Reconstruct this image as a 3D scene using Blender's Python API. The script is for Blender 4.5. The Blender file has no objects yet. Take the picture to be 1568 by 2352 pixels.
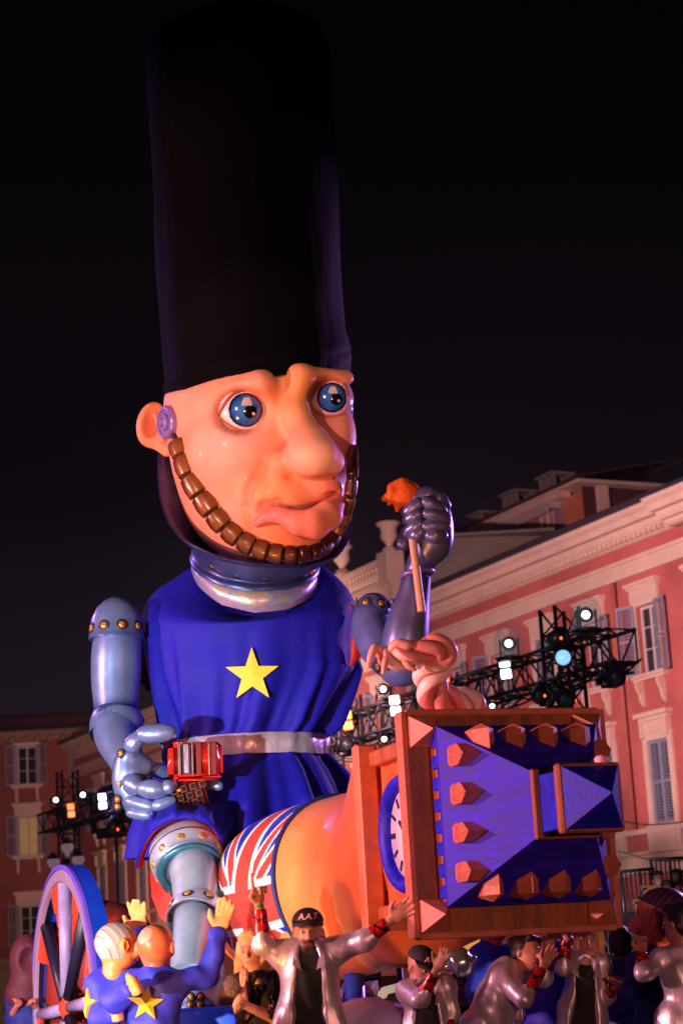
import bpy, math, random, numpy as np
from mathutils import Vector, Matrix
random.seed(7); rng=np.random.default_rng(7)
SC=bpy.context.scene; COL=SC.collection
# ---------------------------------------------------------------- camera
FPX=4600.; PITCH=math.radians(13.2); ROLL=.058; CAMZ=1.35
_cp,_sp=math.cos(PITCH),math.sin(PITCH)
_f=np.array([0,_cp,_sp]); _r0=np.array([1.,0,0]); _u0=np.array([0,-_sp,_cp])
_r=_r0*math.cos(ROLL)-_u0*math.sin(ROLL); _u=_u0*math.cos(ROLL)+_r0*math.sin(ROLL)
CAM=np.array([0,0,CAMZ])
cam=bpy.data.cameras.new('camera'); camo=bpy.data.objects.new('camera',cam); COL.objects.link(camo); SC.camera=camo
cam.sensor_fit='HORIZONTAL'; cam.sensor_width=24; cam.lens=FPX*24/1568; cam.clip_end=2000; cam.clip_start=.1
camo.matrix_world=Matrix(((_r[0],_u[0],-_f[0],0),(_r[1],_u[1],-_f[1],0),(_r[2],_u[2],-_f[2],CAMZ),(0,0,0,1)))
cam.dof.use_dof=True; cam.dof.focus_distance=15.5; cam.dof.aperture_fstop=2.8
# ---------------------------------------------------------------- world: night sky with a faint city glow near the horizon
w=bpy.data.worlds.new('World'); SC.world=w; w.use_nodes=True
nt=w.node_tree; bg=nt.nodes['Background']
tc=nt.nodes.new('ShaderNodeTexCoord'); sx=nt.nodes.new('ShaderNodeSeparateXYZ'); cr=nt.nodes.new('ShaderNodeValToRGB')
nt.links.new(tc.outputs['Generated'],sx.inputs[0]); nt.links.new(sx.outputs['Z'],cr.inputs[0]); nt.links.new(cr.outputs[0],bg.inputs[0])
e=cr.color_ramp.elements
e[0].position=0.0; e[0].color=(.020,.014,.025,1); e[1].position=.42; e[1].color=(.0009,.0007,.0012,1)
m=e.new(.12); m.color=(.010,.0068,.0122,1); m=e.new(.24); m.color=(.0028,.0021,.0036,1)
bg.inputs[1].default_value=1.0
vs=SC.view_settings; vs.view_transform='Standard'; vs.look='None'; vs.gamma=1; vs.exposure=0.0; vs.use_curve_mapping=False
# ---------------------------------------------------------------- pixel helpers (a pixel gives a direction, y the distance)
def ray(u,v): return _f+(u-784)/FPX*_r+(1176-v)/FPX*_u
def P(u,v,y):
    d=ray(u,v); return CAM+d*(y/d[1])
def S(u,v,y):                       # metres per pixel there
    return (P(u,v,y)-CAM)@_f/FPX
class Frame:
    """orthonormal frame facing the lens at a point; pt(u,v,d): d = pixels towards the lens"""
    def __init__(s,u,v,y):
        s.u,s.v=u,v; s.o=P(u,v,y); s.s=S(u,v,y)
        s.F=ray(u,v); s.F/=np.linalg.norm(s.F); s.R=_r-s.F*(_r@s.F); s.R/=np.linalg.norm(s.R); s.U=np.cross(s.R,s.F)
        s.B=np.array([s.R,s.U,-s.F])
    def pt(s,u,v,d=0): return s.o+s.s*((u-s.u)*s.R-(v-s.v)*s.U-d*s.F)
    def mp(s,q):                    # array of (x=u-u0, y=v0-v, z=d) in pixels -> world
        return s.o+s.s*(np.asarray(q)@s.B)
def norm(a): a=np.asarray(a,float); return a/np.linalg.norm(a)
# ---------------------------------------------------------------- objects
WM={}
def _tag(o,label,cat,group,kind):
    if label: o['label']=label
    if cat: o['category']=cat
    if group: o['group']=group
    if kind: o['kind']=kind
def thing(name,loc,label,cat,group=None,kind=None):
    o=bpy.data.objects.new(name,None); COL.objects.link(o); o.location=Vector([float(x) for x in loc]); o.empty_display_size=.2
    WM[o]=Matrix.Translation(o.location); _tag(o,label,cat,group,kind); return o
def mesh(name,V,F,mats,smooth=True,col=None,fm=None):
    me=bpy.data.meshes.new(name); V=np.asarray(V,float)
    me.from_pydata(V.tolist(),[],[list(map(int,f)) for f in F])
    for m in (mats if isinstance(mats,(list,tuple)) else [mats]): me.materials.append(m)
    if fm is not None: me.polygons.foreach_set('material_index',np.asarray(fm,dtype=np.int32))
    me.polygons.foreach_set('use_smooth',[bool(smooth)]*len(me.polygons))
    if col is not None:
        a=me.color_attributes.new('Col','FLOAT_COLOR','POINT'); c=np.ones((len(V),4)); c[:,:3]=np.asarray(col)[:,:3]
        a.data.foreach_set('color',c.ravel())
    me.validate(); me.update(); return me
def inst(name,me,Mx=None,parent=None,label=None,cat=None,group=None,kind=None):
    o=bpy.data.objects.new(name,me); COL.objects.link(o); Mx=Mx or Matrix()
    if parent is not None:
        o.parent=parent; o.matrix_basis=WM[parent].inverted()@Mx
    else: o.matrix_basis=Mx
    WM[o]=Mx.copy(); _tag(o,label,cat,group,kind); return o
def obj(name,VF,mats,parent=None,smooth=True,label=None,cat=None,group=None,kind=None,col=None,fm=None,sharp=None):
    V,F=VF; V=np.asarray(V,float)
    c=(V.min(0)+V.max(0))/2
    if parent is None: c[2]=V[:,2].min()
    me=mesh(name,V-c,F,mats,smooth,col,fm)
    if sharp is not None: 
        try: me.set_sharp_from_angle(angle=math.radians(sharp))
        except Exception: pass
    return inst(name,me,Matrix.Translation(Vector(c.tolist())),parent,label,cat,group,kind)
def cat(*vfs):
    V=[];F=[];n=0
    for v,f in vfs:
        v=np.asarray(v,float); V.append(v); F+= [tuple(i+n for i in q) for q in f]; n+=len(v)
    return np.concatenate(V),F
def mx(origin,X,Y,Z):
    o=Matrix.Identity(4)
    for i,a in enumerate((X,Y,Z)):
        for k in range(3): o[k][i]=float(a[k])
    for k in range(3): o[k][3]=float(origin[k])
    return o
# ---------------------------------------------------------------- shapes
def box(c,h,B=None,bev=0):
    """box centre c, half sizes h, axes B rows"""
    B=np.eye(3) if B is None else np.asarray(B); c=np.asarray(c,float); h=np.asarray(h,float)
    if bev<=0:
        v=np.array([[x,y,z] for x in(-1,1) for y in(-1,1) for z in(-1,1)])*h
        f=[(0,1,3,2),(4,6,7,5),(0,4,5,1),(2,3,7,6),(0,2,6,4),(1,5,7,3)]
        return c+v@B,f
    V=[];F=[]
    b=min(bev,.95*h.min())
    idx={}
    for x in(-1,1):
        for y in(-1,1):
            for z in(-1,1):
                for a in range(3):
                    p=np.array([x,y,z])*h-np.array([x,y,z])*b; p[a]+=(x,y,z)[a]*b
                    idx[(x,y,z,a)]=len(V); V.append(p)
    for a in range(3):
        b1,b2=(a+1)%3,(a+2)%3
        for s in(-1,1):
            q=[]
            for s1,s2 in((-1,-1),(1,-1),(1,1),(-1,1)):
                k=[0,0,0]; k[a]=s;k[b1]=s1;k[b2]=s2; q.append(idx[(*k,a)])
            F.append(tuple(q) if s>0 else tuple(q[::-1]))
        for s1 in(-1,1):
            for s2 in(-1,1):
                k0=[0,0,0];k0[a]=-1;k0[b1]=s1;k0[b2]=s2;k1=k0[:];k1[a]=1
                q=(idx[(*k0,b1)],idx[(*k1,b1)],idx[(*k1,b2)],idx[(*k0,b2)])
                F.append(q if s1*s2>0 else q[::-1])
    for x in(-1,1):
        for y in(-1,1):
            for z in(-1,1):
                q=(idx[(x,y,z,0)],idx[(x,y,z,1)],idx[(x,y,z,2)])
                F.append(q if x*y*z>0 else q[::-1])
    return c+np.array(V)@B,F
def loft(rings,closed=True,cap0=True,cap1=True):
    """rings: list of (n,3) arrays"""
    n=len(rings[0]); V=np.concatenate([np.asarray(r,float) for r in rings]); F=[]
    m=n if closed else n-1
    for i in range(len(rings)-1):
        for j in range(m):
            a=i*n+j; b=i*n+(j+1)%n; F.append((a,b,b+n,a+n))
    if cap0: F.append(tuple(range(n))[::-1])
    if cap1: F.append(tuple(range((len(rings)-1)*n,len(rings)*n)))
    return V,F
def cr_path(pts,n):
    """Catmull-Rom through rows of pts, n samples per span"""
    p=np.asarray(pts,float); q=np.vstack([2*p[0]-p[1],p,2*p[-1]-p[-2]]); out=[]
    for i in range(1,len(q)-2):
        for t in np.linspace(0,1,n,endpoint=False):
            a,b,c,d=q[i-1],q[i],q[i+1],q[i+2]
            out.append(.5*(2*b+(c-a)*t+(2*a-5*b+4*c-d)*t*t+(3*b-a-3*c+d)*t**3))
    out.append(p[-1]); return np.array(out)
def frames(pts):
    p=np.asarray(pts,float); T=np.gradient(p,axis=0); T/=np.linalg.norm(T,axis=1)[:,None]+1e-12
    n=np.cross(T[0],[0,0,1.]); 
    if np.linalg.norm(n)<.05: n=np.cross(T[0],[0,1.,0])
    n=norm(n); A=[];Bn=[]
    for t in T:
        n=norm(n-t*(n@t)); A.append(n); Bn.append(np.cross(t,n))
    return T,np.array(A),np.array(Bn)
def tube(pts,r,seg=16,cap='round',e=1.0,twist=None,prof=None):
    p=np.asarray(pts,float); r=np.broadcast_to(np.asarray(r,float),(len(p),)).copy()
    T,A,B=frames(p)
    th=np.linspace(0,2*math.pi,seg,endpoint=False)
    P_,R_=list(p),list(r); A=list(A);B=list(B)
    off=[0]*len(p)
    if cap=='round':
        pre=[];post=[]
        for a in (80,60,35):
            pre.append((p[0]-T[0]*r[0]*math.sin(math.radians(a)),r[0]*math.cos(math.radians(a)),A[0],B[0]))
        for a in (35,60,80):
            post.append((p[-1]+T[-1]*r[-1]*math.sin(math.radians(a)),r[-1]*math.cos(math.radians(a)),A[-1],B[-1]))
        L=pre+[(P_[i],R_[i],A[i],B[i]) for i in range(len(p))]+post
    else: L=[(P_[i],R_[i],A[i],B[i]) for i in range(len(p))]
    rings=[]
    for k,(c,rr,a,b) in enumerate(L):
        ph=0 if twist is None else twist*k
        pr=1. if prof is None else prof(th)
        rings.append(c+(rr*pr*np.cos(th+ph))[:,None]*a+(rr*e*pr*np.sin(th+ph))[:,None]*b)
    return loft(rings,cap0=cap is not None,cap1=cap is not None)
def cyl(a,b,r0,r1=None,seg=12): return tube([a,b],[r0,r0 if r1 is None else r1],seg,'flat')
def lathe(o,ax,prof,seg=24,e=1.0,xdir=None,cap0=True,cap1=True):
    """prof [(h,r)] along axis ax from o"""
    ax=norm(ax); x=np.cross(ax,[0,0,1.]) if xdir is None else np.asarray(xdir,float)-ax*(np.asarray(xdir,float)@ax)
    if np.linalg.norm(x)<1e-3: x=np.array([1.,0,0])
    x=norm(x); y=np.cross(ax,x); th=np.linspace(0,2*math.pi,seg,endpoint=False)
    return loft([np.asarray(o)+ax*h+(r*np.cos(th))[:,None]*x+(r*e*np.sin(th))[:,None]*y for h,r in prof],cap0=cap0,cap1=cap1)
def ellipsoid(c,r,B=None,nu=20,nv=12):
    B=np.eye(3) if B is None else np.asarray(B); ph=np.linspace(.02,math.pi-.02,nv); th=np.linspace(0,2*math.pi,nu,endpoint=False)
    return loft([np.asarray(c)+(np.stack([np.sin(p)*np.cos(th)*r[0],np.sin(p)*np.sin(th)*r[1],np.full(nu,-math.cos(p)*r[2])],1))@B for p in ph])
def prism(poly,ax,h):
    """poly (n,3), extruded by vector ax*h"""
    p=np.asarray(poly,float); return loft([p,p+np.asarray(ax)*h])
def star(c,X,Y,R,r,n=5,rot=0):
    o=[]
    for k in range(2*n):
        a=math.pi/2+rot+k*math.pi/n; q=R if k%2==0 else r; o.append(np.asarray(c)+X*q*math.cos(a)+Y*q*math.sin(a))
    return np.array(o)
# ---------------------------------------------------------------- implicit surfaces
class SDF:
    def __init__(s,lo,hi,h):
        s.lo=np.asarray(lo,float); s.h=h; s.n=(np.ceil((np.asarray(hi)-s.lo)/h).astype(int)+1); s.F=np.full(s.n,4*h*10.,dtype=np.float32)
        s.ax=[s.lo[i]+h*np.arange(s.n[i]) for i in range(3)]
    def _sl(s,lo,hi):
        a=np.maximum(((np.asarray(lo)-s.lo)/s.h).astype(int)-1,0); b=np.minimum(np.ceil((np.asarray(hi)-s.lo)/s.h).astype(int)+2,s.n)
        sl=tuple(slice(a[i],max(b[i],a[i]+1)) for i in range(3))
        return sl,np.meshgrid(*[s.ax[i][sl[i]] for i in range(3)],indexing='ij',sparse=True)
    def _put(s,sl,d,k,sub):
        f=s.F[sl]
        if sub: f=-f
        if k>0:
            hh=np.maximum(k-np.abs(f-d),0)/k; r=np.minimum(f,d)-hh*hh*k*.25
        else: r=np.minimum(f,d)
        s.F[sl]=-r if sub else r
    def ell(s,c,r,k=0,B=None,sub=False):
        c=np.asarray(c,float); r=np.asarray(r,float)*np.ones(3); m=r.max()+k+3*s.h
        sl,(X,Y,Z)=s._sl(c-m,c+m); X=X-c[0];Y=Y-c[1];Z=Z-c[2]
        if B is not None:
            B=np.asarray(B); X,Y,Z=[B[i][0]*X+B[i][1]*Y+B[i][2]*Z for i in range(3)]
        k0=np.sqrt((X/r[0])**2+(Y/r[1])**2+(Z/r[2])**2)+1e-9; k1=np.sqrt((X/r[0]**2)**2+(Y/r[1]**2)**2+(Z/r[2]**2)**2)+1e-9
        s._put(sl,k0*(k0-1)/k1,k,sub)
    def cap(s,a,b,ra,rb=None,k=0,sub=False):
        a=np.asarray(a,float);b=np.asarray(b,float); rb=ra if rb is None else rb; m=max(ra,rb)+k+3*s.h
        sl,(X,Y,Z)=s._sl(np.minimum(a,b)-m,np.maximum(a,b)+m); d=b-a; L=d@d+1e-12
        t=np.clip(((X-a[0])*d[0]+(Y-a[1])*d[1]+(Z-a[2])*d[2])/L,0,1)
        s._put(sl,np.sqrt((X-a[0]-t*d[0])**2+(Y-a[1]-t*d[1])**2+(Z-a[2]-t*d[2])**2)-(ra+(rb-ra)*t),k,sub)
    def chain(s,pts,k=0,kk=None,sub=False):
        for p,q in zip(pts[:-1],pts[1:]): s.cap(p[:3],q[:3],p[3],q[3],k,sub)
    def box(s,c,h,rd=0,k=0,B=None,sub=False):
        c=np.asarray(c,float);h=np.asarray(h,float); m=np.linalg.norm(h)+k+3*s.h
        sl,(X,Y,Z)=s._sl(c-m,c+m); X=X-c[0];Y=Y-c[1];Z=Z-c[2]
        if B is not None:
            B=np.asarray(B); X,Y,Z=[B[i][0]*X+B[i][1]*Y+B[i][2]*Z for i in range(3)]
        q=[np.abs(v)-(h[i]-rd) for i,v in enumerate((X,Y,Z))]
        d=np.sqrt(np.maximum(q[0],0)**2+np.maximum(q[1],0)**2+np.maximum(q[2],0)**2)+np.minimum(np.maximum(np.maximum(q[0],q[1]),q[2]),0)-rd
        s._put(sl,d,k,sub)
    def plane(s,n,p,k=0):            # keep the side the normal points away from
        n=norm(n); X,Y,Z=np.meshgrid(*s.ax,indexing='ij',sparse=True)
        d=(X-p[0])*n[0]+(Y-p[1])*n[1]+(Z-p[2])*n[2]
        s._put((slice(None),)*3,-d,k,True)
    def mesh(s):
        F=s.F; F[0]=F[-1]=1;F[:,0]=F[:,-1]=1;F[:,:,0]=F[:,:,-1]=1
        F=F.astype(np.float64)
        I=F<0; n=np.array(F.shape)
        c=[(i,j,k) for i in(0,1) for j in(0,1) for k in(0,1)]
        cnt=sum(I[i:n[0]-1+i,j:n[1]-1+j,k:n[2]-1+k].astype(np.int8) for i,j,k in c)
        act=np.argwhere((cnt>0)&(cnt<8))
        idx=-np.ones(n-1,dtype=np.int64); idx[tuple(act.T)]=np.arange(len(act))
        fv={q:F[act[:,0]+q[0],act[:,1]+q[1],act[:,2]+q[2]] for q in c}
        sm=np.zeros((len(act),3)); ct=np.zeros(len(act))
        for a in c:
            for d in range(3):
                if a[d]==0:
                    b=list(a); b[d]=1; b=tuple(b); m=(fv[a]<0)!=(fv[b]<0)
                    t=fv[a]/np.where(m,fv[a]-fv[b],1)
                    p=np.array(a,float)[None,:].repeat(len(act),0); p[:,d]=t
                    sm+=p*m[:,None]; ct+=m
        V=s.lo+s.h*(act+sm/np.maximum(ct,1)[:,None])
        faces=[]
        for d in range(3):
            e1,e2=(d+1)%3,(d+2)%3
            a=[slice(0,n[i]) for i in range(3)]; b=a[:]; a[d]=slice(0,n[d]-1); b[d]=slice(1,n[d])
            ch=np.argwhere(I[tuple(a)]!=I[tuple(b)])
            ch=ch[(ch[:,e1]>0)&(ch[:,e2]>0)&(ch[:,e1]<n[e1]-1)&(ch[:,e2]<n[e2]-1)]
            q=[]
            for o1,o2 in((-1,-1),(0,-1),(0,0),(-1,0)):
                k=ch.copy(); k[:,e1]+=o1;k[:,e2]+=o2; q.append(idx[tuple(k.T)])
            q=np.stack(q,1); ins=I[tuple(ch.T)]
            q[~ins]=q[~ins][:,::-1]; faces.append(q)
        return V,np.concatenate(faces).tolist()
def relax(VF,it=2):
    V,F=VF; E_=np.array(F); n=len(V)
    a=np.concatenate([E_[:,i] for i in range(4)]); b=np.concatenate([E_[:,(i+1)%4] for i in range(4)])
    for _ in range(it):
        sm=np.zeros_like(V); ct=np.zeros(n)
        for x,y in((a,b),(b,a)):
            for d in range(3): sm[:,d]+=np.bincount(x,V[y,d],n)
            ct+=np.bincount(x,minlength=n)
        V=.5*V+.5*sm/np.maximum(ct,1)[:,None]
    return V,F
# ---------------------------------------------------------------- materials
def srgb(r,g,b):
    f=lambda x: x/12.92 if x<=.04045 else ((x+.055)/1.055)**2.4
    return tuple(f(v/255.) for v in (r,g,b))
MATS={}
def mat(name,c=(.5,.5,.5),rough=.5,metal=0.,var=.12,scale=6.,bump=0.,bscale=40.,attr=False,emit=None,es=1.,coat=0.,alpha=1.,trans=0.,sheen=0.,dirt=0.,detail=5.,stretch=None,aniso=None,rvar=.12,spec=.5):
    if name in MATS: return MATS[name]
    m=bpy.data.materials.new(name); m.use_nodes=True; N=m.node_tree.nodes; L=m.node_tree.links; b=N['Principled BSDF']
    tcn=N.new('ShaderNodeTexCoord'); mp=N.new('ShaderNodeMapping'); L.new(tcn.outputs['Object'],mp.inputs[0])
    if stretch: mp.inputs['Scale'].default_value=stretch
    no=N.new('ShaderNodeTexNoise'); no.inputs['Scale'].default_value=scale; no.inputs['Detail'].default_value=detail; no.inputs['Roughness'].default_value=.62
    L.new(mp.outputs[0],no.inputs['Vector'])
    rp=N.new('ShaderNodeMapRange'); rp.inputs[1].default_value=.3; rp.inputs[2].default_value=.7; rp.inputs[3].default_value=1-var; rp.inputs[4].default_value=1+var
    L.new(no.outputs['Fac'],rp.inputs[0])
    mu=N.new('ShaderNodeVectorMath'); mu.operation='SCALE'
    if attr:
        at=N.new('ShaderNodeVertexColor'); at.layer_name='Col'; L.new(at.outputs[0],mu.inputs[0])
    else: mu.inputs[0].default_value=c[:3]
    L.new(rp.outputs[0],mu.inputs['Scale']); out=mu.outputs[0]
    if dirt>0:
        n2=N.new('ShaderNodeTexNoise'); n2.inputs['Scale'].default_value=scale*.35; n2.inputs['Detail'].default_value=7; n2.inputs['Roughness'].default_value=.7
        L.new(tcn.outputs['Object'],n2.inputs['Vector'])
        r2=N.new('ShaderNodeMapRange'); r2.inputs[1].default_value=.45; r2.inputs[2].default_value=.72; r2.inputs[3].default_value=1; r2.inputs[4].default_value=1-dirt
        L.new(n2.outputs['Fac'],r2.inputs[0]); m2=N.new('ShaderNodeVectorMath'); m2.operation='SCALE'; L.new(out,m2.inputs[0]); L.new(r2.outputs[0],m2.inputs['Scale']); out=m2.outputs[0]
    L.new(out,b.inputs['Base Color'])
    rr=N.new('ShaderNodeMapRange'); rr.inputs[3].default_value=max(.02,rough-rvar); rr.inputs[4].default_value=min(1,rough+rvar); L.new(no.outputs['Fac'],rr.inputs[0]); L.new(rr.outputs[0],b.inputs['Roughness'])
    b.inputs['Metallic'].default_value=metal; b.inputs['Coat Weight'].default_value=coat; b.inputs['Coat Roughness'].default_value=.15; b.inputs['Specular IOR Level'].default_value=spec
    b.inputs['Sheen Weight'].default_value=sheen
    if trans: b.inputs['Transmission Weight'].default_value=trans
    if alpha<1: b.inputs['Alpha'].default_value=alpha
    if emit is not None:
        b.inputs['Emission Color'].default_value=(*emit,1); b.inputs['Emission Strength'].default_value=es
    if bump>0:
        nb=N.new('ShaderNodeTexNoise'); nb.inputs['Scale'].default_value=bscale; nb.inputs['Detail'].default_value=4; L.new(mp.outputs[0],nb.inputs['Vector'])
        bp=N.new('ShaderNodeBump'); bp.inputs['Strength'].default_value=1; bp.inputs['Distance'].default_value=bump; L.new(nb.outputs['Fac'],bp.inputs['Height']); L.new(bp.outputs[0],b.inputs['Normal'])
    MATS[name]=m; return m
# ---------------------------------------------------------------- unseen stage lights around the square, face and tower spots added (spot lamps; their housings are built further down)
LAMPS=[ # name, position, target, colour, watts, cone, blend, radius
 ('pink key, left stand',   (-10.5,12.0,4.6), (.2,16,3.6),  (1.0,.42,.47), 5200, 62,.35,.12),
 ('white key, left stand',  (-7.2,5.0,1.3), (-2.5,15.6,1.9),(.74,.88,1.0), 10000, 29,.55,.12),
 ('amber floor light',      (-3.0,9.8,.5), (-1.0,16,3.5),  (1.0,.38,.09), 1150, 58,.5,.15),
 ('rose fill, right stand',  (3.4,1.5,1.9),  (.5,15.5,3.4),   (1.0,.42,.30), 1400, 46,.7,.2),
 ('violet rim, right tower',(8.8,25.0,7.0), (.6,16.5,4.6),   (.62,.28,1.0), 6500, 38,.5,.15),
 ('violet rim, left tower', (-9.5,24.0,9.0),(-1.6,17,6.5), (.55,.25,1.0), 1000, 55,.4,.15),
 ('added blush face spot', (-4.8,3.0,5.2), (-.55,16.3,6.1), (1.0,.54,.48), 4800, 11,.5,.1),  # extra spot added to brighten the giant's face
 ('added rose tower spot', (-8.4,9.2,2.9), (1.2,12.8,2.75), (1.0,.36,.36), 4200, 21,.4,.1),  # extra spot added to brighten the left faces of the tower
 ('rose facade flood',      (-3.0,38.0,8.0), (6.0,58,10.0),  (1.0,.52,.59), 16000, 95,.7,.3),
 ('rose facade flood',      (-7.0,60.0,7.0),(-2.5,76,9.0), (1.0,.56,.54), 9000, 95,.7,.3),
 ('amber facade flood',     (-9.5,80.0,4.0),(-15,97,7.0),  (1.0,.45,.36), 900, 95,.7,.3),
]
for n,p,t,c,wt,cone,bl,rad in LAMPS:
    l=bpy.data.lights.new(n,'SPOT'); l.energy=wt; l.color=c; l.spot_size=math.radians(cone); l.spot_blend=bl; l.shadow_soft_size=rad
    o=bpy.data.objects.new('stage_lamp',l); COL.objects.link(o); o.location=p
    o.rotation_euler=(Vector(t)-Vector(p)).to_track_quat('-Z','Y').to_euler()
# ================================================================ the square and its houses
asph=mat('asphalt',(.05,.05,.052),.8,var=.3,scale=3,bump=.004,bscale=90)
obj('ground',box((0,300,-.1),(600,600,.1)),asph,smooth=False,kind='structure')
A_=math.radians(26.3); D_=np.array([-math.sin(A_),math.cos(A_),0]); N_=np.array([-math.cos(A_),-math.sin(A_),0]); Z_=np.array([0,0,1.])
W0=P(1450,2224,55); W0[2]=0
def wall_frame(O,T,N):
    return lambda t,z,o=0: np.asarray(O)+np.asarray(T)*t+np.asarray(N)*o+np.array([0,0,z])
class Wall:
    def __init__(s,O,T,N): s.O,s.T,s.N=np.asarray(O,float),np.asarray(T,float),np.asarray(N,float); s.B=np.array([s.T,s.N,Z_])
    def p(s,t,z,o=0): return s.O+s.T*t+s.N*o+np.array([0,0,z])
    def box(s,t0,t1,z0,z1,o0,o1,bev=0): return box(s.p((t0+t1)/2,(z0+z1)/2,(o0+o1)/2),((t1-t0)/2,(o1-o0)/2,(z1-z0)/2),s.B,bev)
    def M(s,t,z,o=0): return mx(s.p(t,z,o),s.T,s.N,Z_)
    def holes(s,t0,t1,z0,z1,H,rev=.28):
        """wall sheet with openings and reveals"""
        ts=sorted({t0,t1,*[h[0] for h in H],*[h[1] for h in H]}); zs=sorted({z0,z1,*[h[2] for h in H],*[h[3] for h in H]})
        V=[];F=[];ix={}
        def vi(t,z,o):
            k=(round(t,4),round(z,4),round(o,4))
            if k not in ix: ix[k]=len(V); V.append(s.p(t,z,o))
            return ix[k]
        for a,b in zip(ts[:-1],ts[1:]):
            for c,d in zip(zs[:-1],zs[1:]):
                mt,mz=(a+b)/2,(c+d)/2
                if any(h[0]<mt<h[1] and h[2]<mz<h[3] for h in H): continue
                F.append((vi(a,c,0),vi(b,c,0),vi(b,d,0),vi(a,d,0)))
        for a,b,c,d in H:
            for (q,w) in (((a,c),(b,c)),((b,c),(b,d)),((b,d),(a,d)),((a,d),(a,c))):
                F.append((vi(*q,0),vi(*w,0),vi(*w,-rev),vi(*q,-rev)))
        return V,F
def lb(x0,x1,y0,y1,z0,z1,bev=0): return box(((x0+x1)/2,(y0+y1)/2,(z0+z1)/2),((x1-x0)/2,(y1-y0)/2,(z1-z0)/2),None,bev)
red=mat('pink plaster',srgb(190,104,94),.85,var=.16,scale=.7,dirt=.38,bump=.004,bscale=14)
cream=mat('cream stone trim',srgb(222,196,172),.8,var=.08,scale=1.2,dirt=.15,bump=.003,bscale=20)
blind=mat('grey blue shutter paint',srgb(134,140,158),.7,var=.1,scale=3)
frm=mat('white window paint',srgb(205,200,196),.6)
pane=mat('dark window pane',(.02,.022,.03),.08,var=.2,scale=2,spec=.6)
litpane=mat('lit window pane',(.3,.22,.1),.3,emit=(1,.55,.16),es=.16)
tile=mat('terracotta roof tile',srgb(96,62,66),.85,var=.3,scale=4)
gut=mat('dark zinc gutter',(.035,.03,.04),.5)
# shared meshes in wall-local axes: x along the wall, y out, z up
def m_shutter(w,h,name='shutter'):
    parts=[lb(0,.06,0,.05,0,h),lb(w-.06,w,0,.05,0,h),lb(.06,w-.06,0,.05,0,.09),lb(.06,w-.06,0,.05,h-.09,h),lb(.06,w-.06,0,.05,h*.5-.04,h*.5+.04)]
    n=int(h/.085)
    for i in range(n):
        z=.09+(h-.18)*(i+.5)/n
        if abs(z-h*.5)<.05: continue
        parts.append(box((w/2,.025,z),(w/2-.06,.028,.006),np.array([[1,0,0],[0,.75,-.66],[0,.66,.75]])))
    return mesh(name,*cat(*parts),blind,False)
def m_frame(w,h): return mesh('frame',*cat(lb(0,.07,0,.06,0,h),lb(w-.07,w,0,.06,0,h),lb(.07,w-.07,0,.06,0,.07),lb(.07,w-.07,0,.06,h-.07,h),lb(w/2-.04,w/2+.04,0,.07,.07,h-.07),lb(.07,w/2-.04,0,.05,h*.36,h*.36+.03),lb(w/2+.04,w-.07,0,.05,h*.36,h*.36+.03),lb(.07,w/2-.04,0,.05,h*.68,h*.68+.03),lb(w/2+.04,w-.07,0,.05,h*.68,h*.68+.03)),frm,False)
def m_pane(w,h,m): return mesh('pane',*lb(.07,w-.07,.012,.022,.07,h-.07),m,False)
UW,UH,SW,SH=.95,1.85,.95,2.2
mUS=m_shutter(.52,1.95); mUC=m_shutter(.47,1.85); mLC=m_shutter(.47,2.2); mUF=m_frame(UW,UH); mUP=m_pane(UW,UH,pane); mUPl=m_pane(UW,UH,litpane)
mLF=m_frame(SW,SH); mLP=m_pane(SW,SH,pane)
def m_head(w): return mesh('lintel',*cat(lb(-w/2,w/2,0,.08,0,.30),lb(-w/2-.05,w/2+.05,0,.13,.30,.38),lb(-w/2-.10,w/2+.10,0,.19,.38,.48)),cream,False)
def m_sur(w,h,b=.17): return mesh('surround',*cat(lb(-w/2-b,-w/2,0,.06,0,h+b),lb(w/2,w/2+b,0,.06,0,h+b),lb(-w/2,w/2,0,.06,h,h+b)),cream,False)
def con_prof(): 
    y=[0,.20,.22,.17,.12,.10,.05,0]; z=[.0,0,-.12,-.26,-.34,-.5,-.62,-.66]
    return np.array([[-.06,a,b] for a,b in zip(y,z)])
def m_sill(w): return mesh('sill',*cat(lb(-w/2,w/2,0,.2,-.09,0),lb(-w/2+.06,w/2-.06,0,.14,-.17,-.09)),cream,False)
mCon=mesh('console',*prism(con_prof(),(1,0,0),.12),cream,False)
mUH,mUSur,mUSill=m_head(UW+.34),m_sur(UW,UH),m_sill(1.55)
mLH=mesh('lintel',*cat(lb(-.62,.62,0,.07,0,.32),lb(-.66,.66,0,.14,.32,.42),lb(-.75,.75,0,.24,.42,.54),lb(-.62,-.5,.07,.16,-.12,.32),lb(.5,.62,.07,.16,-.12,.32)),cream,False)
mLSur=m_sur(SW,SH,.2)
mLPan=mesh('plaque',*cat(lb(-.75,.75,0,.10,-1.25,0),lb(-.62,.62,.10,.13,-1.12,-.16)),cream,False)
def window(W,root,t,z,kind,lit=False):
    if kind=='upper':
        wf=inst('window',mUF,W.M(t-UW/2,z,-.2),root); inst('pane',mUPl if lit else mUP,W.M(t-UW/2,z,-.2),wf)
        inst('surround',mUSur,W.M(t,z),root); inst('lintel',mUH,W.M(t,z+UH+.172),root); inst('sill',mUSill,W.M(t,z-.002),root)
        for s in (-.5,.5): inst('console',mCon,W.M(t+s,z-.172),root)
    else:
        wf=inst('window',mLF,W.M(t-SW/2,z,-.2),root); inst('pane',mLP,W.M(t-SW/2,z,-.2),wf)
        inst('surround',mLSur,W.M(t,z),root); inst('lintel',mLH,W.M(t,z+SH+.203),root); inst('plaque',mLPan,W.M(t,z-.01),root)
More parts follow.
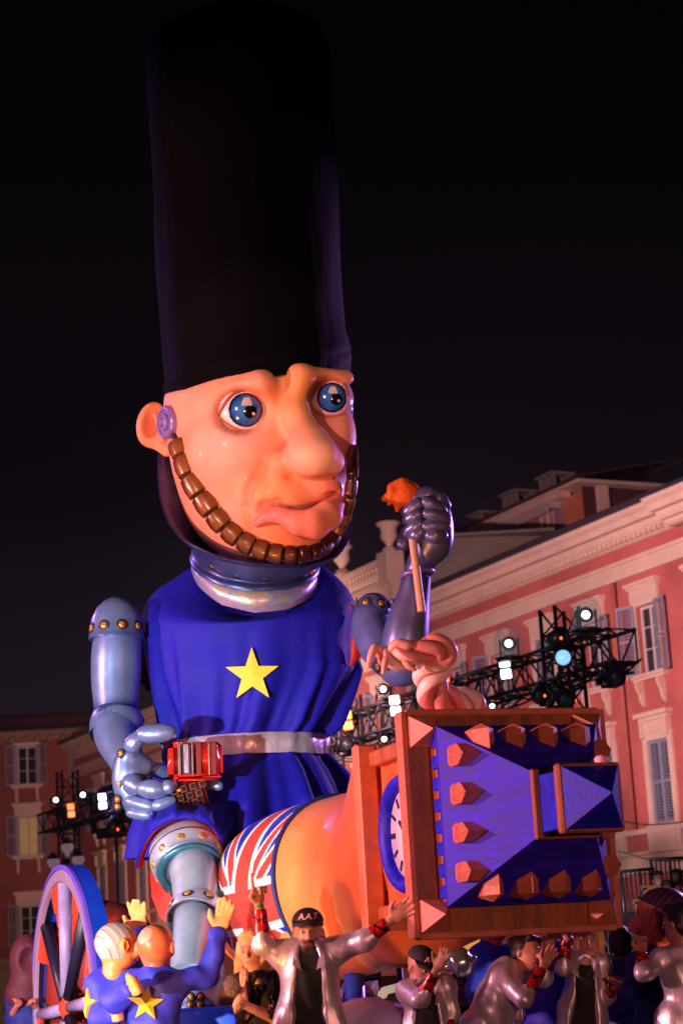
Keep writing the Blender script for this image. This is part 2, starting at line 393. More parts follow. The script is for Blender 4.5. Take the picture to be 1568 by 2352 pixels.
def shutters(W,root,t,z,kind,closed,rnd):
    if kind=='upper':
        if closed:
            inst('shutter',mUC,W.M(t-.47,z,-.06),root); inst('shutter',mUC,W.M(t+.0,z,-.06),root)
        else:
            a=math.radians(6+rnd*30)
            T2=W.T*math.cos(a)+W.N*math.sin(a); N2=-W.T*math.sin(a)+W.N*math.cos(a)
            inst('shutter',mUS,mx(W.p(t+UW/2+.03,z-.04,.07),T2,N2,Z_),root)
            a=math.radians(4+(1-rnd)*14)
            T2=W.T*math.cos(a)-W.N*math.sin(a); N2=W.T*math.sin(a)+W.N*math.cos(a)
            inst('shutter',mUS,mx(W.p(t-UW/2-.03,z-.04,.07)-T2*.52,T2,N2,Z_),root)
    else:
        inst('shutter',mLC,W.M(t-.47,z,-.06),root); inst('shutter',mLC,W.M(t,z,-.06),root)
# ---- long pink house along the right side of the square
WR=Wall(W0,D_,N_); T0,T1=-9.,46.4
house=thing('townhouse',WR.p(18,0),'long rose plastered townhouse with cream cornice and grey shutters behind the lighting truss','house')
TW=[-2.2+2.65*k for k in range(-2,18)]
H=[(t-UW/2,t+UW/2,8.9,8.9+UH) for t in TW]+[(t-SW/2,t+SW/2,4.92,4.92+SH) for t in TW]
obj('wall',WR.holes(T0,T1,0,13.1,H),red,house,smooth=False)
obj('side_wall',WR.box(T0,T1,0,13.0,-9,-.5),red,house,smooth=False)
obj('string_course',cat(WR.box(T0,T1,4.72,4.86,.001,.09),WR.box(T0,T1,3.72,4.18,.001,.12),WR.box(T0,T1,4.18,4.26,.001,.19)),cream,house,smooth=False)
obj('frieze_band',cat(WR.box(T0,T1,11.72,12.02,.002,.08),WR.box(T0,T1,12.02,12.12,.002,.15),WR.box(T0,T1,11.62,11.72,.002,.12)),cream,house,smooth=False)
cor=[(12.5,.06),(12.56,.14),(12.66,.14),(12.66,.30),(12.74,.36),(12.86,.40),(12.86,.62),(13.02,.66),(13.10,.78),(13.20,.82),(13.2,-.05),(12.5,-.05)]
obj('cornice',loft([np.array([WR.p(t,z,o) for z,o in cor]) for t in (T0,-3.95)]+[np.array([WR.p(t,z,o) for z,o in cor]) for t in (-3.95,T1)]),cream,house,smooth=False)
obj('corner_break',loft([np.array([WR.p(t,z,o+.22 if o>0 else o) for z,o in cor]) for t in (T0,-3.9)]),cream,house,smooth=False)
obj('dentil_course',cat(*[WR.box(t,t+.13,12.56,12.665,.13,.29) for t in np.arange(-3.6,30,.24)]),cream,house,smooth=False,kind='stuff')
obj('gutter',cat(WR.box(T0,12.2,13.2,13.36,.62,.92),WR.box(12.2,T1,13.2,13.3,.55,.85)),gut,house,smooth=False)
def tiles(W,t0,t1,o0,z0,o1,z1,pitch=.22,rows=3):
    """pantile strip climbing from the eave (o0,z0) to (o1,z1)"""
    n=int((t1-t0)/pitch); V=[];F=[]
    k=6; ts=np.linspace(t0,t1,n*k+1)
    wv=.05*np.abs(np.sin(np.linspace(0,math.pi*n,n*k+1)))
    R=[]
    for r in range(rows):
        for a,up in((r/rows,.035),((r+1)/rows,0)):
            R.append(np.array([W.p(t,z0+(z1-z0)*a+up+h,o0+(o1-o0)*a) for t,h in zip(ts,wv)]))
    return loft(R,closed=False,cap0=False,cap1=False)
obj('roof',cat(tiles(WR,T0,12.2,.74,13.37,-3.0,14.7),WR.box(T0,12.2,13.2,13.35,-.5,.62)),tile,house,smooth=True)
# parapet with balustrade and stone urns on the far half of the house
obj('parapet',cat(WR.box(12.2,34,13.3,14.28,-.35,.1),WR.box(12.2,34,14.28,14.42,-.4,.2)),cream,house,smooth=False)
bal=mesh('baluster',*lathe((0,0,0),(0,0,1),[(0,.07),(.06,.07),(.09,.04),(.2,.085),(.34,.07),(.52,.035),(.58,.06),(.66,.06)],8),cream)
for t in [12.35+1.55*0]+[]: pass
posts=[12.6,16.3,20.1,23.9,27.7,31.5]
obj('balustrade_rail',WR.box(12.2,34,15.1,15.3,-.28,.08,.02),cream,house,smooth=False)
urn_p=[(0,.24),(.12,.24),(.16,.12),(.30,.14),(.5,.30),(.72,.27),(.86,.30),(.95,.42),(1.02,.42),(1.0,.30),(.8,.1)]
mUrn=mesh('urn',*lathe((0,0,0),(0,0,1),urn_p,16),cream)
for i,t in enumerate(posts):
    obj('pedestal',WR.box(t-.38,t+.38,14.425,15.42,-.45,.22,.02),cream,house,smooth=False)
    inst('urn',mUrn,WR.M(t,15.42,-.12),house)
    for k in range(11):
        inst('baluster',bal,WR.M(t+.55+k*.25,14.43,-.1),house)
for i,t in enumerate(TW):
    window(WR,house,t,8.9,'upper'); window(WR,house,t,4.92,'lower')
    shutters(WR,house,t,8.9,'upper',i%3==1 and i<12 or (i in(4,)),rng.random()); shutters(WR,house,t,4.92,'lower',True,0)
obj('drainpipe',cyl(WR.p(-.9,4.9,.12),WR.p(-.9,11.6,.12),.06),red,house); obj('drainpipe',cyl(WR.p(9.72,4.9,.12),WR.p(9.72,11.6,.12),.06),red,house)
# ---- attic house set back on the roof terrace, with chimneys
WA=Wall(WR.p(0,0,-6.5),D_,N_)
ochre=mat('ochre plaster',srgb(206,122,84),.85,var=.14,scale=.8,dirt=.3)
maroon=mat('dark red gable plaster',srgb(84,42,40),.9,var=.15,scale=.8,dirt=.3)
grey=mat('weathered terrace render',srgb(134,126,112),.9,var=.12,scale=.8,dirt=.3)
att=thing('attic_house',WA.p(6,0),'ochre attic house with tiled roof and chimneys behind the cream cornice','house')
obj('wall',WA.box(10.25,22,13,17.35,-7,0),ochre,att,smooth=False)
obj('gable_wall',WA.box(10.2,10.245,13,17.5,-9,.02),maroon,att,smooth=False)
obj('corner_pilaster',WA.box(10.0,10.2,13,17.6,-.9,-.5),cream,att,smooth=False)
obj('eave',cat(WA.box(9.7,22.3,17.5,17.62,-9,.5),WA.box(11.0,22.3,17.28,17.5,.002,.42)),cream,att,smooth=False)
obj('roof',tiles(WA,9.6,22.4,.62,17.64,-4.2,18.6,.24,3),tile,att)
def scallop(W,t0,t1,z,o,r=.14):
    n=int((t1-t0)/(2*r)); return cat(*[prism(np.array([W.p(t0+(2*i+1)*r+r*math.cos(a),z-r*math.sin(a)*1.2,o) for a in np.linspace(0,math.pi,7)]),-W.N,.02) for i in range(n)])
obj('awning',cat(WA.box(11.6,17.2,17.05,17.27,.0,.55),scallop(WA,11.6,17.2,17.05,.56)),mat('awning cloth',srgb(190,170,165),.8),att,smooth=False)
for t in (12.55,):
    inst('window',mUF,WA.M(t-UW/2,15.25,.01),att)
    inst('shutter',mUS,WA.M(t+.5,15.2,.03),att); inst('shutter',mUS,WA.M(t-1.02,15.2,.03),att)
obj('arch_window',prism(np.array([WA.p(13.75+.42*math.cos(a),16.35+.42*math.sin(a),.01) for a in np.linspace(0,math.pi,11)]+[WA.p(13.33,15.3,.01),WA.p(14.17,15.3,.01)]),N_,.03),gut,att,smooth=False)
for i,(t,z,wd,ht) in enumerate(((13.75,17.9,.95,.95),(16.4,17.95,.95,.9),(19.0,17.9,.9,.75))):
    b=cat(WA.box(t-wd/2,t+wd/2,z-.5,z+ht*.55,-1.6,-.75),*[WA.box(t+a-.07,t+a+.07,z+ht*.55,z+ht*.9,-.9,-.76) for a in(-wd/2+.07,0,wd/2-.07)],*[WA.box(t+a-.07,t+a+.07,z+ht*.55,z+ht*.9,-1.6,-1.46) for a in(-wd/2+.07,0,wd/2-.07)],WA.box(t-wd/2-.09,t+wd/2+.09,z+ht*.9,z+ht,-1.7,-.66))
    obj('chimney',b,grey,att,smooth=False)
for k in range(7):      # terrace plants
    V=[];F=[]
    c=WA.p(14.8+k*.62,15.9+.25*rng.random(),1.0)
    for i in range(90):
        p=c+rng.normal(0,.22,3)+np.array([0,0,.1]); a=norm(rng.normal(0,1,3)); b=norm(np.cross(a,rng.normal(0,1,3))); n=len(V)
        V+=[p-a*.09,p+b*.035,p+a*.09,p-b*.035]; F.append((n,n+1,n+2,n+3))
    obj('terrace_plant',(V,F),mat('terrace leaves',(.03,.05,.02),.7),None,False,'dark leafy plant growing on the roof terrace of the attic house','plant','plants along the roof terrace')
gw=P(1030,1233,66.5); ge=P(1262,1233,67.2); gz=gw[2]
obj('terrace_wall',cat(prism(np.array([[gw[0]-1,gw[1],13],[ge[0],ge[1],13],[ge[0],ge[1],gz],[gw[0]-1,gw[1],gz]]),(0,1,0),.4),box(((gw[0]+ge[0])/2-.5,gw[1]+.2,gz+.05),((ge[0]-gw[0])/2+.6,.27,.05))),grey,None,False,'weathered grey green terrace wall rising above the tiled roof edge','wall')
# ---- dim corner house at the far end of the square
WL=Wall((-12.75,96.9,0),(-1,-.02,0),(-.02,-1,0)); 
hl=thing('corner_house',WL.p(6,0),'dim brownish house closing the far end of the square, one window lit','house')
brick=mat('dull red plaster',srgb(150,82,70),.9,var=.12,scale=.8,dirt=.3)
dull=mat('dull stone trim',srgb(160,130,108),.85,var=.1,scale=1,dirt=.2)
TL=[.2,3.2,6.2,9.2]; RZ=[11.4,7.85,4.3]
RZ=[float(P(62,1803,96.9)[2]),float(P(66,1966,96.9)[2]),float(P(70,2172,96.9)[2])]
TL=[float(-P(62,1760,96.9)[0]-12.75+3.1*k) for k in(-1,0,1,2)]
H=[(t-UW/2,t+UW/2,z,z+UH) for t in TL for z in RZ if t>-.3]
obj('wall',WL.holes(-.6,14,0,13.5,H),brick,hl,smooth=False)
obj('side_wall',WL.box(-.6,14,0,13.4,-8,-.5),brick,hl,smooth=False)
obj('cornice',cat(WL.box(-.6,14,13.5,13.752,-.3,.25),WL.box(-.6,14,13.75,14.0,-.31,.6)),dull,hl,smooth=False); obj('string_course',WL.box(-.6,14,3.1,3.3,.002,.15),dull,hl,smooth=False)
mMod=mesh('modillion',*lb(-.14,.14,0,.4,0,.22),dull,False)
for k in range(15): inst('modillion',mMod,WL.M(-.3+k*.62,13.52,.252),hl)
obj('roof',tiles(WL,-.6,14,.62,14.02,-4,15.4,.25,3),tile,hl)
for t in TL:
    if t<-.3: continue
    for j,z in enumerate(RZ):
        window(WL,hl,t,z,'upper',lit=(j==1)); shutters(WL,hl,t,z,'upper',False,rng.random()*.3)
obj('arcade_front',WL.box(-.6,14,0,3.1,.001,.12),mat('tan ground floor render',srgb(140,118,86),.9,var=.15,scale=.8),hl,smooth=False)
# ================================================================ lighting truss in front of the long house
black=mat('black steel',(.012,.012,.014),.45,metal=.6)
TO=11.6; TZ=1.35+(5.16-1.35)*35./25.2
def chordset(a,b,w,updir,n=None):
    """four chords and zig-zag braces from a to b"""
    a,b=np.asarray(a,float),np.asarray(b,float); L=np.linalg.norm(b-a); t=(b-a)/L; s=norm(np.cross(t,updir)); u=np.cross(s,t); h=w/2
    cs=[s*i*h+u*j*h for i,j in((-1,-1),(1,-1),(1,1),(-1,1))]
    ch=[cyl(a+c,b+c,.036,seg=6) for c in cs]
    n=max(2,int(L/(w*.9))); br=[]
    for k in range(4):
        p,q=cs[k],cs[(k+1)%4]
        for i in range(n):
            x0,x1=a+t*L*i/n,a+t*L*(i+1)/n
            br.append(cyl(x0+(p if i%2 else q),x1+(q if i%2 else p),.021,seg=5)); br.append(cyl(x0+p,x0+q,.018,seg=5))
    return ch,br
def WTp(u,v):   # pixel -> point on the vertical plane of the truss
    d=ray(u,v); k=((W0+N_*TO-CAM)@N_)/(d@N_); return CAM+d*k
def tpos(u,z=TZ,o=0): 
    p=WTp(u,1600); return np.array([p[0],p[1],z])+N_*o
ta,tb=tpos(1440),tpos(100)
tr=thing('lighting_truss',(tpos(800,0)),'long black lattice truss carrying stage lamps in front of the houses','truss')
L_=np.linalg.norm(tb-ta)
for i in range(12):
    a=ta+(tb-ta)*i/12; b=ta+(tb-ta)*(i+1)/12; ch,br=chordset(a,b,.56,(0,0,1))
    s=obj('truss_section',cat(*ch),black,tr); obj('brace',cat(*br),black,s)
for i,u in enumerate((1300,792,150)):
    p=tpos(u,0); top=WTp(u,1392)[2] if i==0 else (WTp(u,1600)[2] if i==1 else TZ+1.4)
    t=thing('truss_tower',p,['black lattice tower holding the truss, rising above it beside the shuttered windows','black lattice tower holding the truss, partly behind the blue tunic','black lattice tower holding the truss, before the corner house'][i],'truss tower')
    ch,br=chordset(p,(p[0],p[1],top),.5,D_); obj('mast',cat(*ch),black,t); obj('brace',cat(*br),black,t)
    obj('base_plate',box((p[0],p[1],.06),(.5,.5,.06)),black,t,smooth=False)
def face_mx(p,dirv):
    z=norm(dirv); x=norm(np.cross((0,0,1.),z)); y=np.cross(z,x); return mx(p,x,y,z)
glassm=mat('clear dome plastic',(.8,.8,.85),.1,alpha=.20,spec=1.0,var=0)
lamp_on=mat('lit lamp lens',(1,1,1),.3,emit=(.92,.98,1),es=7)
led_w=mat('white LED panel',(1,1,1),.3,emit=(.93,.95,1),es=5); led_o=mat('orange LED panel',(1,.3,.05),.3,emit=(1,.13,.012),es=3.2)
blue_l=mat('blue blob lens',(.1,.3,.5),.3,emit=(.25,.55,.9),es=1.2)
red_l=mat('red pilot lamp',(1,.05,.02),.3,emit=(1,.07,.02),es=6)
mHead=mesh('lamp_head',*cat(lathe((0,0,-.22),(0,0,1),[(0,.10),(.05,.15),(.3,.17),(.42,.16),(.44,.12)],14),box((0,-.30,-.05),(.14,.05,.11)),box((-.20,-.1,-.03),(.025,.2,.05)),box((.20,-.1,-.03),(.025,.2,.05))),black)
mLens=mesh('lens',*lathe((0,0,.215),(0,0,1),[(0,.085),(.02,.085),(.035,.05)],12),lamp_on)
mLensB=mesh('lens',*lathe((0,0,.19),(0,0,1),[(.02,.13),(.04,.13),(.06,.07)],16),blue_l)
mDome=mesh('dome',*lathe((0,-.36,0),(0,1,0),[(0,.36),(.45,.36),(.62,.31),(.74,.2),(.79,.05)],20,cap0=False),glassm)
mDB=mesh('dome_base',*lathe((0,-.44,0),(0,1,0),[(0,.30),(.08,.38),(.09,.3)],20),black)
mDim=mesh('lens',*lathe((0,0,.225),(0,0,1),[(0,.12),(.015,.12),(.03,.05)],12),pane)
mPilot=mesh('pilot_lamp',*ellipsoid((.16,.0,.16),(.03,.03,.03),None,8,6),red_l)
mPanW=mesh('led_panel',*box((0,0,.0),(.165,.145,.03),None,.03),led_w,False); mPanO=mesh('led_panel',*box((0,0,0),(.165,.145,.03),None,.03),led_o,False)
mPanB=mesh('housing',*box((0,0,-.09),(.19,.37,.06),None,.02),black,False)
def stage(u,v,kind,label,o=0.3,aim=None,sc=1.):
    if kind in('white','orange'): sc*=.6
    if kind in('lamp','dome'): sc*=.8
    if kind=='dark': sc*=.68
    p=WTp(u,v); p=CAM+(p-CAM)*(1-1.3/np.linalg.norm(p-CAM))
    dirv=norm((CAM+np.array([0,3,0])-p) if aim is None else aim)
    Mx=face_mx(p,dirv)@Matrix.Scale(sc,4)
    t=thing('stage_light',p-np.array([0,0,.35]),label,'stage light')
    if kind in('lamp','dome','dark','blue'):
        h=inst('lamp_head',mHead,Mx,t); inst('lens',{'lamp':mLens,'dome':mLens,'dark':mDim,'blue':mLensB}[kind],Mx,h)
        if kind=='dome':
            Mz=face_mx(p,norm(np.array([dirv[0],dirv[1],0]))); Mz=Mz@Matrix.Scale(.74,4); inst('dome',mDome,Mz,t); inst('dome_base',mDB,Mz,t)
        if kind=='dark': inst('pilot_lamp',mPilot,Mx,h)
    else:
        inst('housing',mPanB,Mx,t); m=mPanW if kind=='white' else mPanO
        tl=Matrix.Rotation(.06,4,'Z')
        for s in(-.185,.185): inst('led_panel',m,Mx@tl@Matrix.Translation((0,s,0)),t)
    return t
stage(1345,1412,'dome','lit spot lamp under a clear dome above the truss, beside the tall truss tower')
stage(1168,1478,'dome','lit spot lamp under a clear dome above the stacked white panels')
stage(1160,1535,'white','stacked pair of white square panels hung between the two domed lamps',sc=.95)
stage(907,1621,'white','stacked pair of white square panels just above the wooden frame of the tower')
stage(235,1841,'white','stacked pair of white square panels hung before the corner house',sc=1.05)
stage(798,1655,'orange','stacked pair of orange square panels beside the skirt of the tunic')
stage(1022,1571,'orange','orange square panel half behind the twisted pink tail',sc=.9)
stage(163,1862,'orange','stacked pair of orange square panels beside the corner house')
stage(880,1583,'lamp','small lit spot lamp just under the raised elbow',sc=.9)
stage(1130,1622,'lamp','small lit lamp low behind the truss, right of the pink tail',sc=.65)
stage(882,1698,'lamp','small lit spot lamp hanging below the truss beside the wooden frame',sc=.75)
stage(128,1838,'lamp','lit spot lamp at the left end of the far truss',sc=1.0)
stage(190,1826,'lamp','lit spot lamp on the far truss next to the orange panels',sc=1.0)
stage(1293,1510,'blue','small pale blue lamp added on the truss in place of a soft blue blob',sc=1.0)  # lamp added in place of a soft blue blob
stage(1281,1462,'dark','unlit black moving lamp clamped above the truss on its tower',sc=1.25,aim=(-.5,-.6,-.4))
stage(1292,1600,'dark','unlit black moving lamp with a red pilot light under the truss tower',sc=1.45,aim=(.3,-.8,-.6))
stage(795,1708,'dark','unlit black moving lamp with a red pilot light near the silver belt',sc=1.2,aim=(.3,-.8,-.5))
stage(1410,1545,'dark','unlit black lamp box hanging at the right end of the truss',sc=1.4,aim=(.2,-.6,-1))
stage(1240,1590,'dark','unlit black lamp slung under the truss right of the small lit lamp',sc=1.2,aim=(-.4,-.6,-.7))
stage(1060,1610,'dark','unlit black lamp slung under the truss behind the twisted pink tail',sc=1.3,aim=(.1,-.6,-.9))
stage(295,1862,'dark','unlit black lamp hanging from the far truss beside the armoured hand',sc=1.9,aim=(.1,-.6,-.9))
stage(262,1895,'dark','unlit black lamp hanging lowest from the far truss',sc=1.7,aim=(-.3,-.6,-.9))
# cable runs on the truss
for k in range(3):
    pts=[tpos(1480-k*20-i*60,TZ-.32-.22*abs(math.sin(i*1.3+k))) for i in range(12)]
    obj('truss_cable',tube(cr_path(pts,4),.02,6,'flat'),black,None,True,'black cable looping below the lighting truss','cable','cables under the truss')
# ================================================================ three globed street lamp behind the wheel
iron=mat('dark lamp post iron',(.03,.03,.035),.5,metal=.5); globe=mat('frosted lamp glass',srgb(225,190,205),.25,var=.05,trans=.25,emit=(1,.66,.8),es=.10)
q=P(155,2010,46.); sl=thing('street_lamp',(q[0],q[1],0),'dark iron street lamp with three frosted globes behind the blue wheel','street lamp')
zt=float(P(155,1975,46.)[2])
obj('post',cat(lathe((q[0],q[1],0),(0,0,1),[(0,.22),(.4,.2),(.5,.1),(1.2,.08),(1.3,.11),(1.4,.07),(zt-.25,.05),(zt-.2,.1),(zt-.1,.05),(zt,.1)],12),lathe((q[0],q[1],zt-1.0),(0,0,1),[(0,.05),(.1,.09),(.2,.05)],10)),iron,sl)
LS=.56
gp=[(0,.10),(.04,.10),(.07,.07),(.30,.25),(.42,.26),(.52,.2)]; lidp=[(.50,.22),(.53,.24),(.62,.20),(.72,.10),(.78,.03)]
for du,dv in((0,1968),(-32,2003),(25,1997)):
    b=P(155+du,dv,46.-(.3 if du else 0)); g=obj('lantern',lathe(b,(0,0,1),[(x*LS,r_*LS) for x,r_ in gp],14),globe,sl); obj('lid',lathe(b,(0,0,1),[(x*LS,r_*LS) for x,r_ in lidp],14),mat('lantern lid',srgb(120,90,110),.4),g)
    if du: obj('arm',tube(cr_path([(q[0],q[1],zt-.9),(q[0]+(b[0]-q[0])*.6,q[1]-.15,b[2]-.35),(b[0],b[1],b[2]-.22),(b[0],b[1],b[2]+.02)],5),.03,8),iron,sl)
# ================================================================ grandstand with rails on the right
steel=mat('galvanised rail',srgb(110,105,112),.4,metal=.7,var=.2,scale=5)
gs=thing('grandstand',P(1500,2230,27)*np.array([1,1,0]),'raked spectator stand with steel railings under the rose house','grandstand')
def rail(u0,v0,u1,v1,y,hpx,n,name='railing'):
    a,b=P(u0,v0,y),P(u1,v1,y+.6); s=S(u0,v0,y)*hpx; d=np.array([0,0,s])
    r=obj(name,cat(cyl(a,b,.022),cyl(a-d,b-d,.02)),steel,gs)
    for i in range(n+1):
        p=a+(b-a)*i/n; obj('bar',cyl(p,p-d,.022 if i%4==0 else .011,seg=6),steel,r)
rail(1425,2003,1500,1996,27,150,7); rail(1494,1974,1600,1970,28,140,10); rail(1380,2105,1520,2092,24.5,160,14); rail(1040,2290,1330,2272,23,110,30)
for k in range(4):
    z0=.5+k*.42; y0=25.5+k*.9
    a=P(1392,2200,y0); obj('step',box((a[0]+2.5,y0,z0),(2.5,.42,.04)),steel,gs,smooth=False)
    for xx in(0.1,2.4,4.8): obj('prop',cyl((a[0]+xx,y0+.2,0),(a[0]+xx,y0+.2,z0),.03),steel,gs)
ylw=mat('cream painted bracket',srgb(200,180,140),.6)
for (u,v) in((1480,2040),(1462,2072)):
    a=P(u,v,24.6); s=S(u,v,24.6); obj('bracket',cat(box(a+np.array([.07,0,0]),(.12,.02,.025)),box(a+np.array([0,0,-.22]),(.025,.02,.22))),ylw,gs,smooth=False)
# overhead wires
for a,b in(((1395,1880),(1600,1885)),((1420,1955),(1600,1975))):
    p,q2=P(*a,48),P(b[0],b[1],40); obj('overhead_wire',tube(cr_path([p,(p+q2)/2-np.array([0,0,.12]),q2],6),.014,5,'flat'),black,None,True,'thin overhead wire crossing in front of the rose facade','wire','wires across the rose facade')

# added violet spot beside the white panels, without a fixture, tinting the far truss
vl=bpy.data.lights.new('violet wash','SPOT'); vl.energy=900; vl.color=(.35,.25,1.); vl.spot_size=math.radians(75); vl.spot_blend=.8; vl.shadow_soft_size=.1
vo=bpy.data.objects.new('stage_lamp',vl); COL.objects.link(vo); a_,b_=WTp(262,1828),WTp(130,1868); a_=CAM+(a_-CAM)*(1-2.2/np.linalg.norm(a_-CAM)); vo.location=a_.tolist(); vo.rotation_euler=Vector((b_-a_).tolist()).to_track_quat('-Z','Y').to_euler()
# ================================================================ the clock tower hobby horse
al=.3455; TC=P(1175,1885,13.0); Tn=np.array([math.sin(al),-math.cos(al),0]); Tr=np.array([math.cos(al),math.sin(al),0]); TB=np.array([Tr,Tn,Z_])
def tp(r,o,z): return TC+Tr*r+Tn*o+Z_*z
def tb(r0,r1,o0,o1,z0,z1,bev=.012): return box(tp((r0+r1)/2,(o0+o1)/2,(z0+z1)/2),(abs(r1-r0)/2,abs(o1-o0)/2,abs(z1-z0)/2),TB,bev)
wood=mat('brushed red ochre paint',srgb(150,80,46),.55,var=.5,scale=9,stretch=(1,1,.2),bump=.002,bscale=30,dirt=.3)
woodl=mat('salmon ochre paint',srgb(196,108,84),.5,var=.25,scale=7,bump=.002,bscale=30)
violet=mat('brushed violet roof paint',srgb(44,22,206),.6,spec=.25,var=.6,scale=16,stretch=(.25,.25,1),bump=.002,bscale=30,dirt=.12)
navy=mat('brushed ultramarine paint',srgb(22,24,196),.55,spec=.3,var=.5,scale=18,bump=.002)
ink=mat('black paint',(.01,.01,.012),.5); dial=mat('lilac white dial',srgb(214,200,222),.5,var=.06)
tower=thing('clock_tower_hobby_horse',P(900,2250,14.6),'ochre and violet clock tower hobby horse with a flag draped body ridden by the giant','carnival prop')
h=.712
obj('cornice_plate',tb(-h,h,-.07,0,-h,h,.004),wood,tower,smooth=False)
obj('cornice_edge',cat(tb(-h-.012,-h+.03,-.10,.008,-h,h,.006),tb(h-.03,h+.012,-.10,.008,-h,h,.006),tb(-h+.03,h-.03,-.10,.008,h-.03,h+.012,.006),tb(-h+.03,h-.03,-.1,.008,-h-.012,-h+.03,.006)),woodl,tower,smooth=False)
for a in(-1,1):
    for b in(-1,1):
        c=np.array([a*(h-.135),b*(h-.135)]); q=.098
        base=[tp(c[0]+i*q,.0,c[1]+j*q) for i,j in((-1,-1),(1,-1),(1,1),(-1,1))]; b2=[tp(c[0]+i*q,.035,c[1]+j*q) for i,j in((-1,-1),(1,-1),(1,1),(-1,1))]
        obj('corner_stud',(base+b2+[tp(c[0],.19,c[1])],[(0,1,5,4),(1,2,6,5),(2,3,7,6),(3,0,4,7),(4,5,8),(5,6,8),(6,7,8),(7,4,8),(3,2,1,0)]),woodl,tower,smooth=False)
obj('plinth',tb(-.53,.53,.0,.19,-.50,.55,.004),wood,tower,smooth=False)
for k in range(8):
    z=-.44+k*.135
    obj('tooth',tb(-.552,-.5301,.05,.17,z-.04,z+.04,.004),navy,tower,smooth=False)
    obj('tooth',tb(.5301,.552,.05,.17,z-.04,z+.04,.004),navy,tower,smooth=False)
R0,R1,O0,O1,dz=.558,.195,.195,.80,.028
def ring4(r,o,z): return [tp(-r,o,z-r),tp(r,o,z-r),tp(r,o,z+r),tp(-r,o,z+r)]
def frustum(r0,o0,r1,o1,z,mt,name,parent):
    """four separate roof faces with thickness"""
    A,B_=ring4(r0,o0,z),ring4(r1,o1,z); res=[]
    for k in range(4):
        j=(k+1)%4; q=np.array([A[k],A[j],B_[j],B_[k]]); n=norm(np.cross(q[1]-q[0],q[3]-q[0]))
        if n@(q.mean(0)-tp(0,o0,z))<0: n=-n
        res.append(obj(name,loft([q-n*.02,q]),mt,parent,smooth=False))
    return res
sp=frustum(R0,O0,R1,O1,dz,violet,'roof_face',tower)
obj('roof_lip',tb(-R0-.004,R0+.004,O0-.03,O0-.002,dz-R0-.004,dz+R0+.004,.004),violet,tower,smooth=False)
def dormer(side,s):
    """five sided lucarne pointing to the spire tip; side = outward axis"""
    out={'l':-Tr,'r':Tr,'t':Z_,'b':-Z_}[side]; acr=Z_ if side in'lr' else Tr
    f=.2; rr=R0+(R1-R0)*f; o=O0+(O1-O0)*f
    c=TC+Tn*o+Z_*dz+out*(rr-.15)+acr*s
    w=.066*(1+.08*rng.normal()); L0,L1=-.10,.085+.008*rng.normal(); tip=.165+.008*rng.normal()
    poly=np.array([c+Tn*L0-acr*w,c+Tn*L1-acr*w,c+Tn*tip,c+Tn*L1+acr*w,c+Tn*L0+acr*w])
    d=.185
    tipv=out*.04*0
    m_=poly.mean(0); return loft([poly,poly+out*(d-.01),(poly-m_)*.06+m_+Tn*.03+out*(d+.028)])
for sd in 'ltrb':
    for s in(-.36,-.12,.12,.36):
        obj('lucarne',dormer(sd,s*(.92 if sd in'tb' else 1)),woodl,tower,smooth=False)
obj('spire_collar',tb(-.212,.212,.785,.825,dz-.212,dz+.212,.008),wood,tower,smooth=False)
obj('turret',tb(-.172,.172,.825,1.10,dz-.172,dz+.172,.006),navy,tower,smooth=False)
obj('turret_plate',cat(tb(-.205,.205,1.10,1.175,dz-.205,dz+.205,.012)),wood,tower,smooth=False)
A=ring4(.185,1.177,dz); 
obj('spire_tip',(A+[tp(0,1.44,dz)],[(0,1,4),(1,2,4),(2,3,4),(3,0,4),(3,2,1,0)]),navy,tower,smooth=False)
# clock storey between the plate and the rear frame
obj('clock_storey',tb(-.50,.50,-1.02,-.07,-.56,.56,.01),mat('warm orange red paint',srgb(208,92,52),.5,var=.25,scale=5,dirt=.15),tower,smooth=False)
for a in(-1,1):
    for b in(-1,1): obj('corner_post',tb(a*.50,a*.585,-1.0,-.1,b*.47,b*.575,.012),wood,tower,smooth=False)
obj('rear_frame',cat(tb(-.66,-.52,-1.14,-1.02,-.63,.63),tb(.52,.66,-1.14,-1.02,-.63,.63),tb(-.52,.52,-1.14,-1.02,.50,.63),tb(-.52,.52,-1.14,-1.02,-.63,-.50),tb(-.53,.53,-1.12,-1.05,-.51,.51,0)),woodl,tower,smooth=False)
for sgn in(-1,1):
    cc=tp(sgn*.50,-.54,-.02); ax=Tr*sgn
    ringp=[(.0,.285),(.05,.30),(.085,.325),(.085,.365),(.05,.39),(0,.395)]
    ck=obj('clock_dial',lathe(cc,ax,[(.0,.29),(.022,.29)],40),dial,tower,label='lilac white clock dial with black strokes')
    obj('rim',lathe(cc,ax,ringp,40,cap0=False,cap1=False),navy,ck)
    for k in range(12):
        a=k*math.pi/6; d1=Tn*math.cos(a)+Z_*math.sin(a); t=np.cross(ax,d1)
        obj('hour_mark',box(cc+ax*.026+d1*.235,(.035,.010 if k%3 else .018,.004),np.array([d1,t,ax])),ink,ck,smooth=False)
    for a,L in((2.4,.13),(.4,.2)):
        d1=Tn*math.cos(a)+Z_*math.sin(a); t=np.cross(ax,d1); obj('clock_hand',box(cc+ax*.034+d1*L/2,(L/2,.012,.003),np.array([d1,t,ax])),ink,ck,smooth=False)
